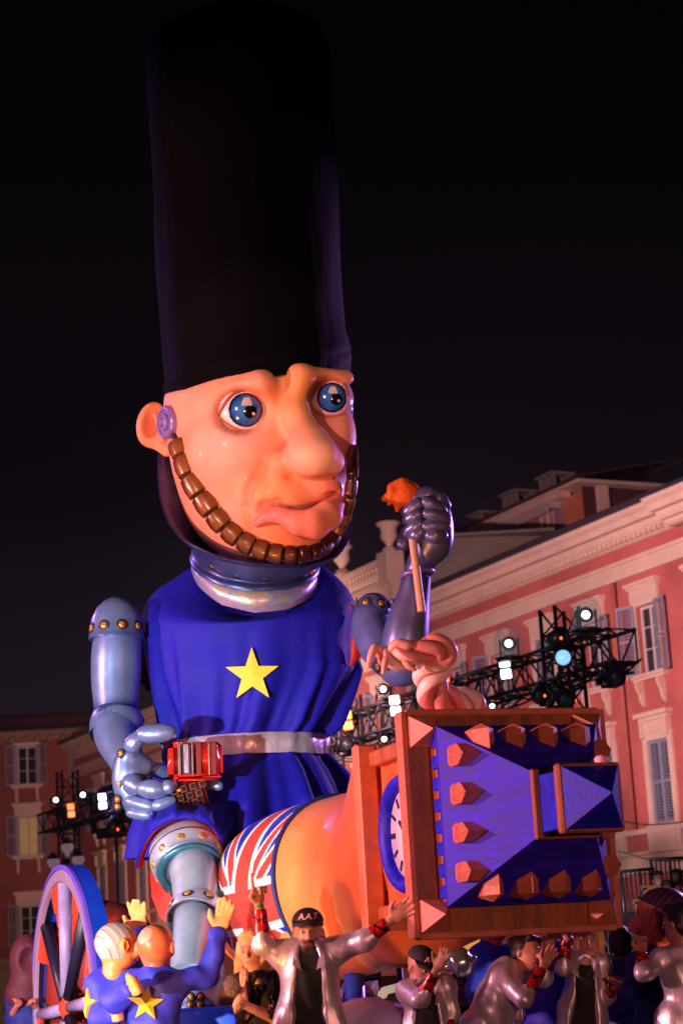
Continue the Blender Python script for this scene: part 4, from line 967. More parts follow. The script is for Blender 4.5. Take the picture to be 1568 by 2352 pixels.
F_=[(i,(i+1)%10,10)[::-1] for i in range(10)]+[(i,(i+1)%10,11+(i+1)%10,11+i) for i in range(10)]
obj('star',(V_+V2,F_),gold,tun,smooth=False,label='large yellow five pointed star on the chest')
# red armhole lining on the raised arm side
q=cr_path([P(806,1392,16.75),P(822,1420,16.8),P(824,1460,16.8),P(818,1500,16.8),P(806,1528,16.78)],6)
obj('armhole_lining',tube(q,[9*S(815,1460,16.8)*max(.25,math.sin(math.pi*(i+.5)/len(q))) for i in range(len(q))],10,e=2.5),redc,giant)
# ---- lowered arm with its hand
def dome(name,u,v,y,R,ax,h,parent,n_riv,rr,phase=0.,flare=1.04,base=None):
    o=P(u,v,y); s=S(u,v,y); a=norm(ax); V_,F_=lathe(o,a,[(-6*s,R*.9*s),(-6*s,R*flare*s),(0,R*flare*s),(8*s,R*1.0*s),(h*.45*s,R*.93*s),(h*.72*s,R*.74*s),(h*.9*s,R*.48*s),(h*.98*s,R*.24*s),(h*s,.5*s)],36,cap0=True)
    t=((V_-o)@a)/(h*s); w=(.65*np.exp(-((t+.02)/.12)**2))[:,None]
    ob=obj(name,(V_,F_),armor,parent,col=(STEEL if base is None else base)*(1-w)+STB*w,sharp=45)
    x=norm(np.cross(a,(0,1.,0.001))); yv=np.cross(a,x)
    for k in range(n_riv):
        b=phase+k*2*math.pi/n_riv; d=x*math.cos(b)+yv*math.sin(b); rivet(o+a*18*s+d*R*.985*s,norm(d+a*.12),rr*s,ob,rng.random()*2)
    return ob
YA=16.7
arm,_=armor_tube('upper_arm',[(272,1450,YA,54),(268,1500,YA,58),(266,1560,YA,57),(266,1610,YA-.03,52),(268,1640,YA-.05,50)],giant,bl=(.5,.95))
dome('shoulder_cap',268,1463,YA,62,(.02,0,1),93,giant,9,9,.5)
el,_=armor_tube('elbow_cuff',[(268,1628,YA-.05,52),(268,1640,YA-.05,56),(268,1662,YA-.08,62),(266,1690,YA-.12,61)],giant,bl=(.8,.3),cap=None)
rivet(P(322,1655,YA-.1),(.8,-.6,0),9*S(300,1650,YA),el)
fa,_=armor_tube('forearm',[(262,1655,YA-.1,52),(268,1695,YA-.22,50),(286,1735,YA-.40,43),(304,1772,YA-.55,37)],giant,bl=(.9,.15),cap='round')
FA=Frame(330,1790,16.05); XA=lambda u,v,d: np.array([u-330.,1790.-v,d])
Hn=SDF((-90,-110,-70),(60,90,70),3.2)
Hn.ell(XA(290,1800,0),(32,62,30),0,np.array([[.98,.18,0],[-.18,.98,0],[0,0,1]])); Hn.cap(XA(290,1745,0),XA(300,1770,0),26,30,14); Hn.cap(XA(300,1730,10),XA(330,1760,-8),16,22,16); Hn.ell(XA(312,1840,0),(26,30,24),14)
hand=armor_sdf('palm',Hn,giant,FA,lambda V_: .55*np.exp(-((V_[:,0]+65)/18)**2)*(V_[:,2]<10)+.35*np.exp(-((V_[:,1]-60)/20)**2))
def finger(segs,fr,Xf,parent,name='finger',base=None):
    parts=[]
    for (a,b,ra,rb) in segs:
        a,b=np.array(a,float),np.array(b,float); parts.append(tube([Xf(*(a+(b-a)*t)) for t in np.linspace(0,1,6)],[1.1*ra*(.86 if t in(0,1) else 1)+1.1*(rb-ra)*t for t in np.linspace(0,1,6)],16))
    V_,F_=cat(*parts); c_=np.tile(STEEL*1.05 if base is None else base,(len(V_),1)); return obj(name,(fr.mp(V_),F_),armor,parent,col=c_,sharp=45)
finger([((300,1718,12),(316,1694,22),20,17),((330,1688,26),(384,1684,34),21,20),((388,1685,34),(398,1690,36),12,9)],FA,XA,hand,'thumb')
finger([((298,1796,22),(312,1806,34),22,22),((334,1812,44),(368,1814,52),21,20),((382,1810,54),(396,1803,50),17,13)],FA,XA,hand)
finger([((300,1840,22),(345,1852,40),15,15),((362,1850,46),(394,1838,46),15,12)],FA,XA,hand)
finger([((302,1866,16),(340,1871,34),13,13),((357,1872,38),(380,1862,38),13,11)],FA,XA,hand)
finger([((330,1760,-30),(420,1790,-60),16,15),((440,1798,-58),(502,1806,-10),15,13)],FA,XA,hand)
finger([((330,1800,-30),(400,1830,-55),15,14),((420,1840,-52),(470,1848,-10),14,12)],FA,XA,hand)
for (u,v,d) in((279,1732,22),(276,1800,22),(273,1836,20),(273,1852,18)): rivet(FA.mp(XA(u-3,v,d)),np.array([-.75,0,.66])@FA.B,8*FA.s,hand,.4)
# ---- toy bus in the hand
bus=thing('toy_bus',FA.pt(440,1870,0),'crumpled red toy bus gripped in the steel hand','toy bus')
busred=mat('glossy bus red',srgb(206,34,20),.25,var=.15,scale=6,coat=.4); bust=mat('maroon bus underside',srgb(110,26,20),.4,var=.3,scale=12); chrome=mat('chrome trim',srgb(210,190,180),.2,metal=.9)
def fbox(u,v,d,hu,hv,hd,rot=0,bev=3,tilt=0):
    B=np.array([[math.cos(rot),math.sin(rot),0],[-math.sin(rot),math.cos(rot),0],[0,0,1]]); Bw=B@FA.B; return box(FA.mp(XA(u,v,d)),np.array([hu,hv,hd])*FA.s,Bw,bev*FA.s)
ro=.035
obj('roof',fbox(447,1748,22,62,42,34,ro,12),busred,bus); obj('side',fbox(398,1756,18,14,34,30,ro,10),busred,bus)
for u,hw_ in((410,3),(440,1.8),(478,2.0)): obj('trim_strip',fbox(u,1744,56,hw_,37,3,ro,1),chrome,bus,smooth=False)
obj('window_slot',fbox(426,1744,54.5,10,36,3,ro,1),ink,bus,smooth=False); obj('scratched_pane',fbox(426,1744,58,5.5,33,1.2,ro,1),mat('scratched silver pane',srgb(150,140,165),.4,metal=.5,var=.5,scale=60,stretch=(1,1,.2)),bus,smooth=False)
for u in(454,488): obj('groove',fbox(u,1742,55,6,37,2,ro,1),bust,bus,smooth=False)
obj('bumper',fbox(455,1786,40,52,7,20,ro,5),busred,bus)
obj('lower_deck',fbox(428,1832,8,46,36,30,.32,8),bust,bus)
for i in range(4):
    for j in range(3):
        u0,v0=400+i*21-j*7,1812+j*21+i*-6+6
        f=obj('window_frame',fbox(u0,v0,38+.5*i,8.5,8.5,3,.32,2),mat('worn bronze frame',srgb(150,84,60),.3,metal=.5,var=.3),bus,smooth=False); obj('pane',fbox(u0,v0,41.3+.5*i,5.5,5.5,1,.32,.5),pane,f,smooth=False)
obj('headlamp',ellipsoid(FA.mp(XA(410,1815,42)),np.array([7,6,4])*FA.s,None,10,8),mat('amber lens',srgb(220,160,60),.3),bus)
# ---- raised arm with the fist
YB=16.75
dome('shoulder_cap',857,1405,YB,42,(.12,-.1,.9),44,giant,7,8,.2,base=SHADEDST)
armor_tube('upper_arm',[(850,1400,YB,42),(852,1440,YB-.05,46),(872,1485,YB-.2,48),(900,1520,YB-.35,44)],giant,bl=(.6,.8),base=SHADEDST)
dome('elbow_cap',920,1512,YB-.45,58,(.0,.05,-1),66,giant,10,9.5,.3,base=SHADEDST)
armor_tube('forearm',[(924,1525,YB-.45,52),(930,1470,YB-.5,53),(938,1420,YB-.52,48),(950,1365,YB-.55,37),(957,1322,YB-.57,33)],giant,bl=(.4,.6),base=SHADEDST)
o=P(957,1318,YB-.57); s=S(957,1318,YB-.57)
th2=np.linspace(0,2*math.pi,28,endpoint=False); obj('wrist_ring',tube([o+np.array([36*s*math.cos(t),36*s*math.sin(t),4*s*math.cos(t)]) for t in np.append(th2,th2[0])],6*s,10,None),lil,giant)
FB=Frame(975,1230,YB-.6); XB=lambda u,v,d: np.array([u-975.,1230.-v,d])
Hn=SDF((-90,-110,-80),(90,130,90),3.2)
Hn.ell(XB(985,1200,0),(54,70,42),0); Hn.cap(XB(990,1250,4),XB(960,1305,0),40,30,24); Hn.ell(XB(1005,1235,10),(32,52,30),18); Hn.cap(XB(935,1225,10),XB(925,1250,20),16,15,10)
fist=armor_sdf('fist',Hn,giant,FB,lambda V_: .35*np.exp(-((V_[:,2]-30)/22)**2),base=SHADEDST)
for r in([((934,1178,38),(960,1158,48),14,15),((980,1154,48),(1014,1172,36),16,14)],[((936,1196,42),(958,1182,54),14,15),((982,1180,54),(1022,1190,40),15,15)],[((936,1222,40),(962,1204,54),14,15),((980,1208,54),(1020,1208,42),16,16)],[((950,1234,44),(964,1222,52),16,17),((990,1230,54),(1012,1230,46),18,17)]):
    finger(r,FB,XB,fist,base=SHADEDST)
finger([((948,1150,20),(985,1135,26),18,20),((1000,1140,22),(1022,1160,16),18,15)],FB,XB,fist,'thumb',SHADEDST)
rivet(FB.mp(XB(1031,1242,22)),np.array([.8,0,.6])@FB.B,8*FB.s,fist)
# stick with an orange head in the fist
stick=thing('orange_lollipop',FB.pt(968,1405,30),'pale hollow stick with a ragged orange blob on top held in the raised fist','carnival prop')
woodp=mat('pale pink wood',srgb(232,190,170),.5,var=.1,scale=20); a,b=FB.mp(XB(940,1180,34)),FB.mp(XB(968,1402,88)); dv=norm(b-a); s=FB.s
obj('stick',tube([a,b,b,a+dv*.9*np.linalg.norm(b-a)],[9*s,9.5*s,6*s,6*s],14,'flat'),woodp,stick,sharp=40); obj('hollow_end',lathe(b-dv*.012,dv,[(0,6.2*s),(.004,6.2*s)],14),ink,stick)
O_=SDF((-110,30,-40),(20,150,70),3.5)
O_.ell(XB(932,1135,14),(36,32,30),0); O_.cap(XB(905,1135,15),XB(882,1146,18),16,7,10); O_.cap(XB(915,1150,25),XB(912,1172,25),14,6,8); O_.cap(XB(900,1130,30),XB(893,1158,30),10,5,7); O_.cap(XB(925,1110,20),XB(900,1120,18),14,12,8)
V_,F_=relax(O_.mesh(),1); obj('orange_blob',(FB.mp(V_),F_),mat('orange foam',srgb(236,104,24),.6,var=.2,scale=14,bump=.01,bscale=20),stick)
# ---- armoured leg
YL=15.85; LEGST=np.array(srgb(188,204,220))
obj('saddle_cloth',loft([np.array([P(345,1965,16.3),P(352,2010,16.2),P(380,2050,16.15),P(420,2080,16.1),P(470,2060,16.2)]),np.array([P(343,1985,16.35),P(348,2060,16.25),P(368,2110,16.2),P(410,2140,16.15),P(470,2140,16.2)])],closed=False,cap0=False,cap1=False),redc,giant)
S_=SDF(np.minimum(P(330,2040,16.6),P(530,1860,15.3))-.1,np.maximum(P(330,2040,16.6),P(530,1860,15.3))+.15,.014)
kx=norm(P(447,2030,YL-.25)-P(425,1950,YL+.05)); kc=P(428,1968,YL+.02); ks=S(428,1968,YL)
S_.ell(kc,(86*ks,86*ks,86*ks),0); S_.cap(kc+kx*20*ks,kc+kx*45*ks,76*ks,74*ks,.03); S_.plane(kx,kc+kx*44*ks,.01)
kn=armor_sdf('thigh_plate',S_,giant,None,lambda V_: .7*np.exp(-((((V_-kc)@kx)/ks-44)/9)**2),base=LEGST)
xk=norm(np.cross(kx,(0,0,1.))); yk=np.cross(kx,xk)
obj('plate_seam',tube([kc+kx*2*ks+(xk*math.cos(t)+yk*math.sin(t))*86.5*ks for t in np.linspace(0,2*math.pi,48)],1.6*ks,6,None),halo,kn)
for t in np.linspace(0,2*math.pi,11)[:-1]: d=xk*math.cos(t)+yk*math.sin(t); rivet(kc+kx*24*ks+d*80*ks,norm(d+kx*.25),11*ks,kn,rng.random()*3)
obj('knee_rim',tube([kc+kx*44*ks+(xk*math.cos(t)+yk*math.sin(t))*66*ks for t in np.linspace(0,2*math.pi,48)],9*ks,10,None),mat('teal steel paint',srgb(50,110,130),.35,metal=.4),kn)
armor_tube('shin',[(440,1985,YL-.1,55),(447,2020,YL-.2,54),(450,2060,YL-.32,53),(451,2100,YL-.44,51)],giant,bl=(.5,.35),base=LEGST)
cf,_=armor_tube('shin_cuff',[(451,2078,YL-.36,53),(451,2090,YL-.40,62),(449,2112,YL-.47,68),(448,2118,YL-.49,66)],giant,bl=(.1,.7),cap=None,base=LEGST)
cc=P(450,2098,YL-.43); cs=S(450,2098,YL-.43); kd=norm(P(448,2118,YL-.49)-P(451,2078,YL-.36)); xk=norm(np.cross(kd,(0,0,1.))); yk=np.cross(kd,xk)
for t in np.linspace(.2,2*math.pi+.2,9)[:-1]: d=xk*math.cos(t)+yk*math.sin(t); rivet(cc+d*64*cs,norm(d-kd*.3),9*cs,cf,rng.random()*3)
armor_tube('lower_shin',[(447,2105,YL-.48,48),(443,2150,YL-.6,46),(436,2200,YL-.73,44),(432,2238,YL-.82,42)],giant,bl=(.45,.1),cap='flat',base=LEGST)
S_=SDF(P(400,2500,15.6)-np.array([.3,.9,0]),P(540,2220,14.6)+np.array([.3,.9,.1]),.02)
b0=P(480,2245,15.15); S_.ell(b0,(.13,.14,.16)); S_.cap(P(440,2235,15.1),P(490,2280,15.0),.13,.14,.06); S_.cap(P(485,2280,15.0),P(455,2345,14.75),.13,.15,.06); S_.cap(P(455,2345,14.75),P(445,2390,14.6),.15,.12,.06)
bt_=armor_sdf('boot',S_,giant,None,lambda V_: .45*(V_[:,2]<P(460,2300,14.9)[2])*1.)
for i in range(3):
    for j in range(2): rivet(P(438+j*22+i*-1,2290+i*19,14.72-.03*i),(-.1,-1,.1),7*S(440,2300,14.8),bt_,rng.random()*3)
# skirt flap pulled over the thigh, red inside
hem=[(311,1996,16.05),(322,1955,15.85),(348,1908,15.62),(392,1882,15.55),(440,1877,15.55),(482,1893,15.6),(506,1928,15.75),(522,1972,15.95)]
top=[(334,1900,16.35),(338,1872,16.2),(356,1852,16.15),(394,1842,16.12),(446,1840,16.12),(500,1848,16.15),(540,1866,16.25),(570,1890,16.4)]
h_,t_=cr_path([P(*q) for q in hem],8),cr_path([P(*q) for q in top],8)
mid=(h_+t_)/2+np.array([0,-.06,.0]); wv=np.array([.05*math.sin(i*.55)+.03*math.sin(i*1.3) for i in range(len(h_))])
mid=mid+np.stack([wv*.3,-np.abs(wv),wv*.4],1)
obj('skirt_flap',loft([h_+np.array([0,.03,-.02]),h_,(h_*.7+mid*.3)+np.array([0,-.03,.02]),mid,(mid*.4+t_*.6),t_],closed=False,cap0=False,cap1=False),blue,giant)
obj('flap_lining',loft([h_+np.array([0,.02,-.008]),h_*.95+kc*.05+np.array([0,.05,0]),h_*.93+kc*.07+np.array([0,.22,.02])],closed=False,cap0=False,cap1=False),redc,giant)
# ================================================================ wheel and other float pieces
FW=18.0; wc=P(148,2317,FW); los=norm(np.array([wc[0],wc[1],0])); side=np.array([los[1],-los[0],0])   # side = right of the line of sight
wn=norm(-los*.225-side*.974); wr=1.235; wu=Z_; wt=np.cross(wu,wn)
wheel=thing('wagon_wheel',(wc[0],wc[1],0),'tall blue rimmed wheel with lilac spokes and orange tongues','wheel')
blu=mat('bright blue wheel paint',srgb(14,62,190),.4,var=.12,scale=4,coat=.2); rimp=mat('dusty pink rim paint',srgb(160,128,156),.45,var=.10,scale=6); vio=mat('violet rim line',srgb(110,80,200),.45); spk=mat('lilac spoke paint',srgb(168,146,190),.4,var=.18,scale=5); flm=mat('orange red tongue paint',srgb(228,74,36),.5,var=.12); dsp=mat('dark navy spoke paint',srgb(36,30,56),.4)
def wp(r,a,o): return wc+wn*o+(wt*math.cos(a)+wu*math.sin(a))*r
def ringsec(prof,n=72): 
    return loft([np.array([wp(r,a,o) for r,o in prof]) for a in np.linspace(0,2*math.pi,n)],cap0=False,cap1=False)
obj('tread',ringsec([(wr,0.0),(wr,-.15),(wr-.06,-.16),(wr-.07,-.16),(wr-.07,-.0)]),blu,wheel,sharp=40)
obj('rim',ringsec([(wr-.03,.012),(wr-.03,-.01),(wr-.15,-.01),(wr-.15,.0),(wr-.14,.03),(wr-.05,.03)]),rimp,wheel,sharp=40)
obj('rim_line',ringsec([(wr+.004,-.005),(wr+.004,.025),(wr-.035,.035),(wr-.035,.0)]),vio,wheel,sharp=40)
obj('hub',lathe(wc-wn*.42,wn,[(0,.05),(.34,.05),(.36,.11),(.42,.11),(.45,.06),(.47,.02)],20),flm,wheel)
for k in range(8):
    a=math.pi/2+k*math.pi/4+.05; obj('spoke',tube([wp(.12,a,-.02),wp(wr-.15,a,-.04)],[.05,.062],12,'flat'),spk if k%2==0 else dsp,wheel)
for k in range(8):
    a=math.pi/2+.22+k*math.pi/4; pl=[]
    for da,r in((-.16,wr-.14),(-.12,wr-.34),(-.07,wr-.27),(-.01,wr-.52),(.05,wr-.30),(.09,wr-.36),(.15,wr-.14)): pl.append(wp(r,a+da,-.02))
    obj('tongue',prism(np.array(pl),wn,.03),flm,wheel,smooth=False)
bar=obj('float_barrel',lathe(P(215,2270,18.9),norm(side*1+los*.3),[(-.35,.5),(-.2,.72),(.1,.8),(.4,.72),(.55,.5)],28),mat('rust red barrel paint',srgb(170,52,34),.5,var=.2,scale=4),None,True,'rust red barrel lying behind the blue wheel','barrel')
# round stage under the giant's boot
dc=P(560,2340,15.4); dr=1.05
stg=thing('float_stage',(dc[0],dc[1],0),'round royal blue float stage with a mottled tan top under the steel boot','stage')
zt=float(P(520,2312,15.4-dr)[2])
obj('drum',lathe((dc[0],dc[1],0),(0,0,1),[(0.05,dr),(zt-.03,dr),(zt,dr-.03)],48),blu,stg,sharp=40)
Rk=SDF((dc[0]-1,dc[1]-1,zt-.25),(dc[0]+1,dc[1]+1.1,zt+.65),.035)
for k in range(14): Rk.ell((dc[0]+rng.normal(0,.4),dc[1]+.25+rng.normal(0,.3),zt-.04+.05*rng.random()),(.3+.15*rng.random(),.3,.10+.08*rng.random()),.08)
V,F=relax(Rk.mesh(),1); V=V+.02*np.sin(V[:,[1,2,0]]*17); obj('rock_top',(V,F),mat('mottled tan rock paint',srgb(176,142,104),.7,var=.35,scale=5,bump=.02,bscale=10),stg)
obj('prop_post',cyl(P(812,2400,15.0)*np.array([1,1,0]),P(812,2190,15.0),.075,seg=16),blu,None,True,'royal blue post holding up the orange belly','post')
# lilac cloth mound in front of the belly
c=P(868,2330,13.6); Cm=SDF(c-np.array([.7,.6,.9]),c+np.array([.75,.6,.35]),.03)
Cm.ell(c+np.array([-.02,0,-.15]),(.36,.36,.225)); Cm.cap(c+np.array([-.1,0,-.2]),c+np.array([-.15,0,-.75]),.30,.4,.1)
V,F=relax(Cm.mesh(),2); a=np.arctan2(V[:,1]-c[1],V[:,0]-c[0]); V[:,:2]+=((.012*np.sin(9*a+V[:,2]*4)*np.clip((c[2]+.05-V[:,2])/.3,0,1))[:,None])*np.stack([np.cos(a),np.sin(a)],1)
obj('cloth_mound',(V,F),mat('lilac satin',srgb(176,160,220),.35,var=.12,scale=4,bump=.01,bscale=5),None,True,'rounded lilac satin cloth mound beside the open silver jacket','cloth')
# trailer of the float below the tower: deck, struts, pale tubes
tm=mat('dark trailer steel',srgb(44,38,46),.5,metal=.4,var=.2); tubew=mat('pale tube light',srgb(210,200,170),.4,emit=(1,.85,.55),es=.35)
trl=thing('float_trailer',P(900,2352,16.5)*np.array([1,1,0]),'dark float trailer with struts and pale tubes beneath the orange belly','trailer')
q=P(905,2345,16.2); obj('deck',box((q[0]+.2,16.3,.9),(1.6,.8,.06)),tm,trl,smooth=False)
for du in(-60,-20,30,70,110): obj('strut',cyl(P(900+du,2365,15.9),P(885+du*1.05,2215,16.1),.025),tm,trl)
for (a,b) in(((882,2277),(925,2266)),((840,2292),(880,2286))): obj('tube',tube([P(*a,15.6),P(*b,15.6)],.032,10),tubew,trl)
for du in(-.6,.5): 
    for w in(-.5,.5): obj('trailer_wheel',lathe((q[0]+du,16.3+w,.32),(0,1,0),[(-.1,.2),(-.1,.31),(-.05,.33),(.05,.33),(.1,.31),(.1,.2)],20),ink,trl)
for k,(u,v) in enumerate(((855,2250),(845,2300),(885,2305),(868,2262))): obj('crate_part',box(P(u,v,16.0),(.07+.03*k%2,.08,.06+.02*(k%3)),None,.01),[tm,mat('tan crate',srgb(170,130,90),.7),tm,mat('brown crate',srgb(110,60,44),.7)][k],trl,smooth=False)
obj('oval_balloon',tube(cr_path([np.array([*P(1030,2222,13.9),.02]),np.array([*P(1040,2217,13.9),.085]),np.array([*P(1058,2212,13.9),.10]),np.array([*P(1076,2207,13.9),.08]),np.array([*P(1086,2204,13.9),.02])],6)[:,:3],cr_path([[0,0,0,.03],[0,0,0,.09],[0,0,0,.10],[0,0,0,.085],[0,0,0,.03]],6)[:,3],24),mat('iridescent pearl balloon',srgb(150,160,165),.22,metal=.75,var=.2,scale=3),None,True,'iridescent pearl oval balloon beside the capped dancer looking down','balloon')
# amber lit stall far behind, seen under the tower
ab=thing('amber_stall',P(1060,2250,24)*np.array([1,1,0]),'amber canvas stall front far behind the dancers under the tower','stall')
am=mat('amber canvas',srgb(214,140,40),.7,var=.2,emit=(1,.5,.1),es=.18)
for i,(u0,v0,u1,v1) in enumerate(((1060,2142,1108,2200),(985,2195,1012,2240))):
    a,b=P(u0,v0,24),P(u1,v1,24); obj('canvas',box((a+b)/2,(abs(b[0]-a[0])/2,.03,abs(a[2]-b[2])/2)),am,ab,smooth=False)
obj('stall_post',cyl(P(1108,2140,23.9),P(1108,2140,23.9)*np.array([1,1,0]),.04),tm,ab); obj('stall_post',cyl(P(985,2190,23.9),P(985,2190,23.9)*np.array([1,1,0]),.04),tm,ab)
# housings and stands added for the unseen stage lights
for i,(n,p,t,*_) in enumerate(LAMPS):
    p=np.array(p,float); d=norm(np.array(t)-p); big=3.0 if i>7 else 1.6
    th_=thing('floodlight',(p[0],p[1],0),['pink','cool white','amber floor','rose','violet','violet','blush','rose','rose wall','rose wall','amber wall'][i]+' floodlight on its stand, outside the float route'+['',' low',' short',' tall',' near the right tower',' near the left tower',' behind the spectators, added to brighten the face',' level with the tower, added to brighten it',' before the shuttered windows',' before the balustrade',' before the corner house'][i],'stage light')
    h_=inst('lamp_head',mHead,face_mx(p-d*.25*big,d)@Matrix.Scale(big,4),th_)
    obj('stand',cyl((p[0]-d[0]*.6,p[1]-d[1]*.6,0),(p[0]-d[0]*.6,p[1]-d[1]*.6,max(.1,p[2]-.3)),.05),black,th_)
# ================================================================ people
pskin=mat('skin',(.5,.3,.22),.5,attr=True,var=.05,scale=20); lame=mat('silver lame cloth',srgb(204,190,202),.42,metal=.6,var=.3,scale=6,bump=.02,bscale=5,stretch=(1,1,.5))
hairm=lambda n,c: mat(n,c,.5,var=.3,scale=30,stretch=(1,1,.15),bump=.006,bscale=60)
blk=mat('black cotton',(.008,.008,.009),.8,var=.3,scale=10); lea=mat('black leather',(.012,.011,.012),.35,var=.3,scale=8,bump=.006,bscale=20)
eyew=mat('eye white',(.6,.55,.52),.3); eyed=mat('dark iris',(.015,.01,.008),.2)
navyc=mat('navy coat cloth',srgb(30,32,120),.7,var=.12,scale=4,bump=.006,bscale=8); bluec=mat('costume blue cloth',srgb(52,56,200),.65,var=.10,scale=4,bump=.008,bscale=8)
cuffm=mat('red and black foil sleeve',(.3,.02,.02),.3,metal=.4,attr=True,var=.1,coat=.3); jean=mat('denim',srgb(50,64,96),.8,var=.2,scale=20)
def hand(Sd,wr,dirv,pn,sc=1.,pose='open',fat=1.12):
    """palm and five fingers; dirv along the hand, pn palm normal"""
    d=norm(dirv); n=norm(np.asarray(pn)-d*(np.asarray(pn)@d)); s=np.cross(d,n); wr=np.asarray(wr)
    pc=wr+d*.05*sc; Sd.ell(pc,(.017*sc,.044*sc,.052*sc),.015,np.array([n,s,d]))
    L=[.072,.082,.076,.058]
    for i in range(4):
        b=wr+d*.088*sc+s*(-.033+.022*i)*sc
        if pose=='open': dd=norm(d+s*(-.18+.12*i)/fat+n*.12); t1=b+dd*L[i]*.5*sc; t2=t1+norm(dd+n*.25)*L[i]*.5*sc
        elif pose=='point' and i==0: t1=b+d*.045*sc; t2=t1+d*.045*sc
        else: t1=b+norm(d*.35+n)*.032*sc; t2=t1+norm(n*.2-d)*.035*sc
        Sd.cap(b,t1,.0098*sc*fat,.0092*sc*fat,.006); Sd.cap(t1,t2,.0092*sc*fat,.008*sc*fat,.004)
    b=wr+d*.03*sc-s*.034*sc; t1=b+norm(d*.7-s*.8+n*.3)*.04*sc; t2=t1+norm(d-s*(.3 if pose=='open' else -.4)+n*.4)*.034*sc
    Sd.cap(b,t1,.013*sc*fat,.011*sc*fat,.01); Sd.cap(t1,t2,.0105*sc*fat,.0095*sc*fat,.004)
def head_sdf(Sd,hc,f,up,sc=1.,fem=False,shout=False):
    f=norm(f); up=norm(np.asarray(up)-f*(np.asarray(up)@f)); s=np.cross(f,up); B=np.array([s,f,up]); q=lambda a,b,c: hc+(s*a+f*b+up*c)*sc
    Sd.ell(q(0,-.012,.03),np.array([.076,.096,.095])*sc,0,B); Sd.ell(q(0,.018,-.045),np.array([.058 if fem else .064,.072,.075])*sc,.04*sc,B); Sd.ell(q(0,.05,-.09),np.array([.03,.03,.025])*sc,.03*sc,B)
    Sd.cap(q(0,.092,.018),q(0,.112,-.022),.011*sc,.016*sc,.012*sc); Sd.ell(q(0,.085,.03),np.array([.05,.02,.012])*sc,.02*sc,B)
    for a in(-1,1):
        Sd.ell(q(a*.031,.098,.008),np.array([.018,.014,.011])*sc,.008*sc,B,True); Sd.ell(q(a*.079,-.008,-.008),np.array([.012,.02,.032])*sc,.006*sc,B)
    Sd.ell(q(0,.088,-.058),np.array([.027,.013,.010])*sc,.008*sc,B); Sd.cap(q(-.02,.103,-.056),q(.02,.103,-.056),.0022*sc,.0022*sc,.003*sc,True)
    if shout: Sd.ell(q(0,.112,-.070),np.array([.021,.04,.024])*sc,.006*sc,B,True)
    return q,B
def head_paint(V,c,hc,q,B,sc,skin_c,beard=None,lip=(150,70,64),mouth_open=False):
    L=(V-hc)@B.T/sc; m=np.linalg.norm(L,axis=1)<.19
    def bl(p,r,col,a):
        w=a*np.exp(-(((L-np.array(p))/np.array(r))**2).sum(1))*m; c[:]=c*(1-w[:,None])+np.array(srgb(*col))*w[:,None]
    if beard is not None:
        w=m&(L[:,1]>.005)&(L[:,2]<-.022-.5*np.maximum(0,.03-np.abs(L[:,0]))-0*L[:,0])&(L[:,2]>-.14)&~((np.abs(L[:,0])<.03)&(L[:,2]>-.03))
        c[w]=np.array(srgb(*beard))
        bl((0,.1,-.058),(.026,.03,.010),lip,.9)
    else: bl((0,.1,-.058),(.028,.03,.011),lip,.85)
    for a in(-1,1):
        bl((a*.031,.09,.032),(.024,.03,.006),(40,26,20),.9); bl((a*.031,.09,.008),(.022,.03,.013),(96,56,48),.6); bl((a*.045,.07,-.03),(.02,.04,.018),(206,120,104),.25)
def face_eyes(q,B,sc,par):
    for a in(-1,1):
        e=obj('eye',ellipsoid(q(a*.031,.083,.007),np.array([.0135,.010,.008])*sc,B,12,8),eyew,par); obj('iris',ellipsoid(q(a*.031,.0905,.007),np.array([.0062,.004,.0065])*sc,B,10,6),eyed,e)
def bbox(pts,pad): p=np.array(pts); return p.min(0)-pad,p.max(0)+pad
def sleeve_wrap(name,a,b,ra,rb,par,pat='zig',n=30,seg=28):
    a,b=np.asarray(a),np.asarray(b); q=np.array([a+(b-a)*t for t in np.linspace(0,1,n)]); V,F=tube(q,[ra+(rb-ra)*t+.0015*math.sin(t*9) for t in np.linspace(0,1,n)],seg,'flat')
    t=np.repeat(np.linspace(0,1,n),seg); th=np.tile(np.linspace(0,2*math.pi,seg,endpoint=False),n); z=np.minimum((t*2.2+th/(2*math.pi)*2)%1,(t*2.2-th/(2*math.pi)*2+.5)%1)
    c=np.where((z<.2)[:,None],np.array(srgb(14,10,12)),np.array(srgb(196,22,22))); return obj(name,(V,F),cuffm,par,col=c)
def stack(Sd,pts,k=.06):
    for c,r,B in pts: Sd.ell(c,r,k,B)
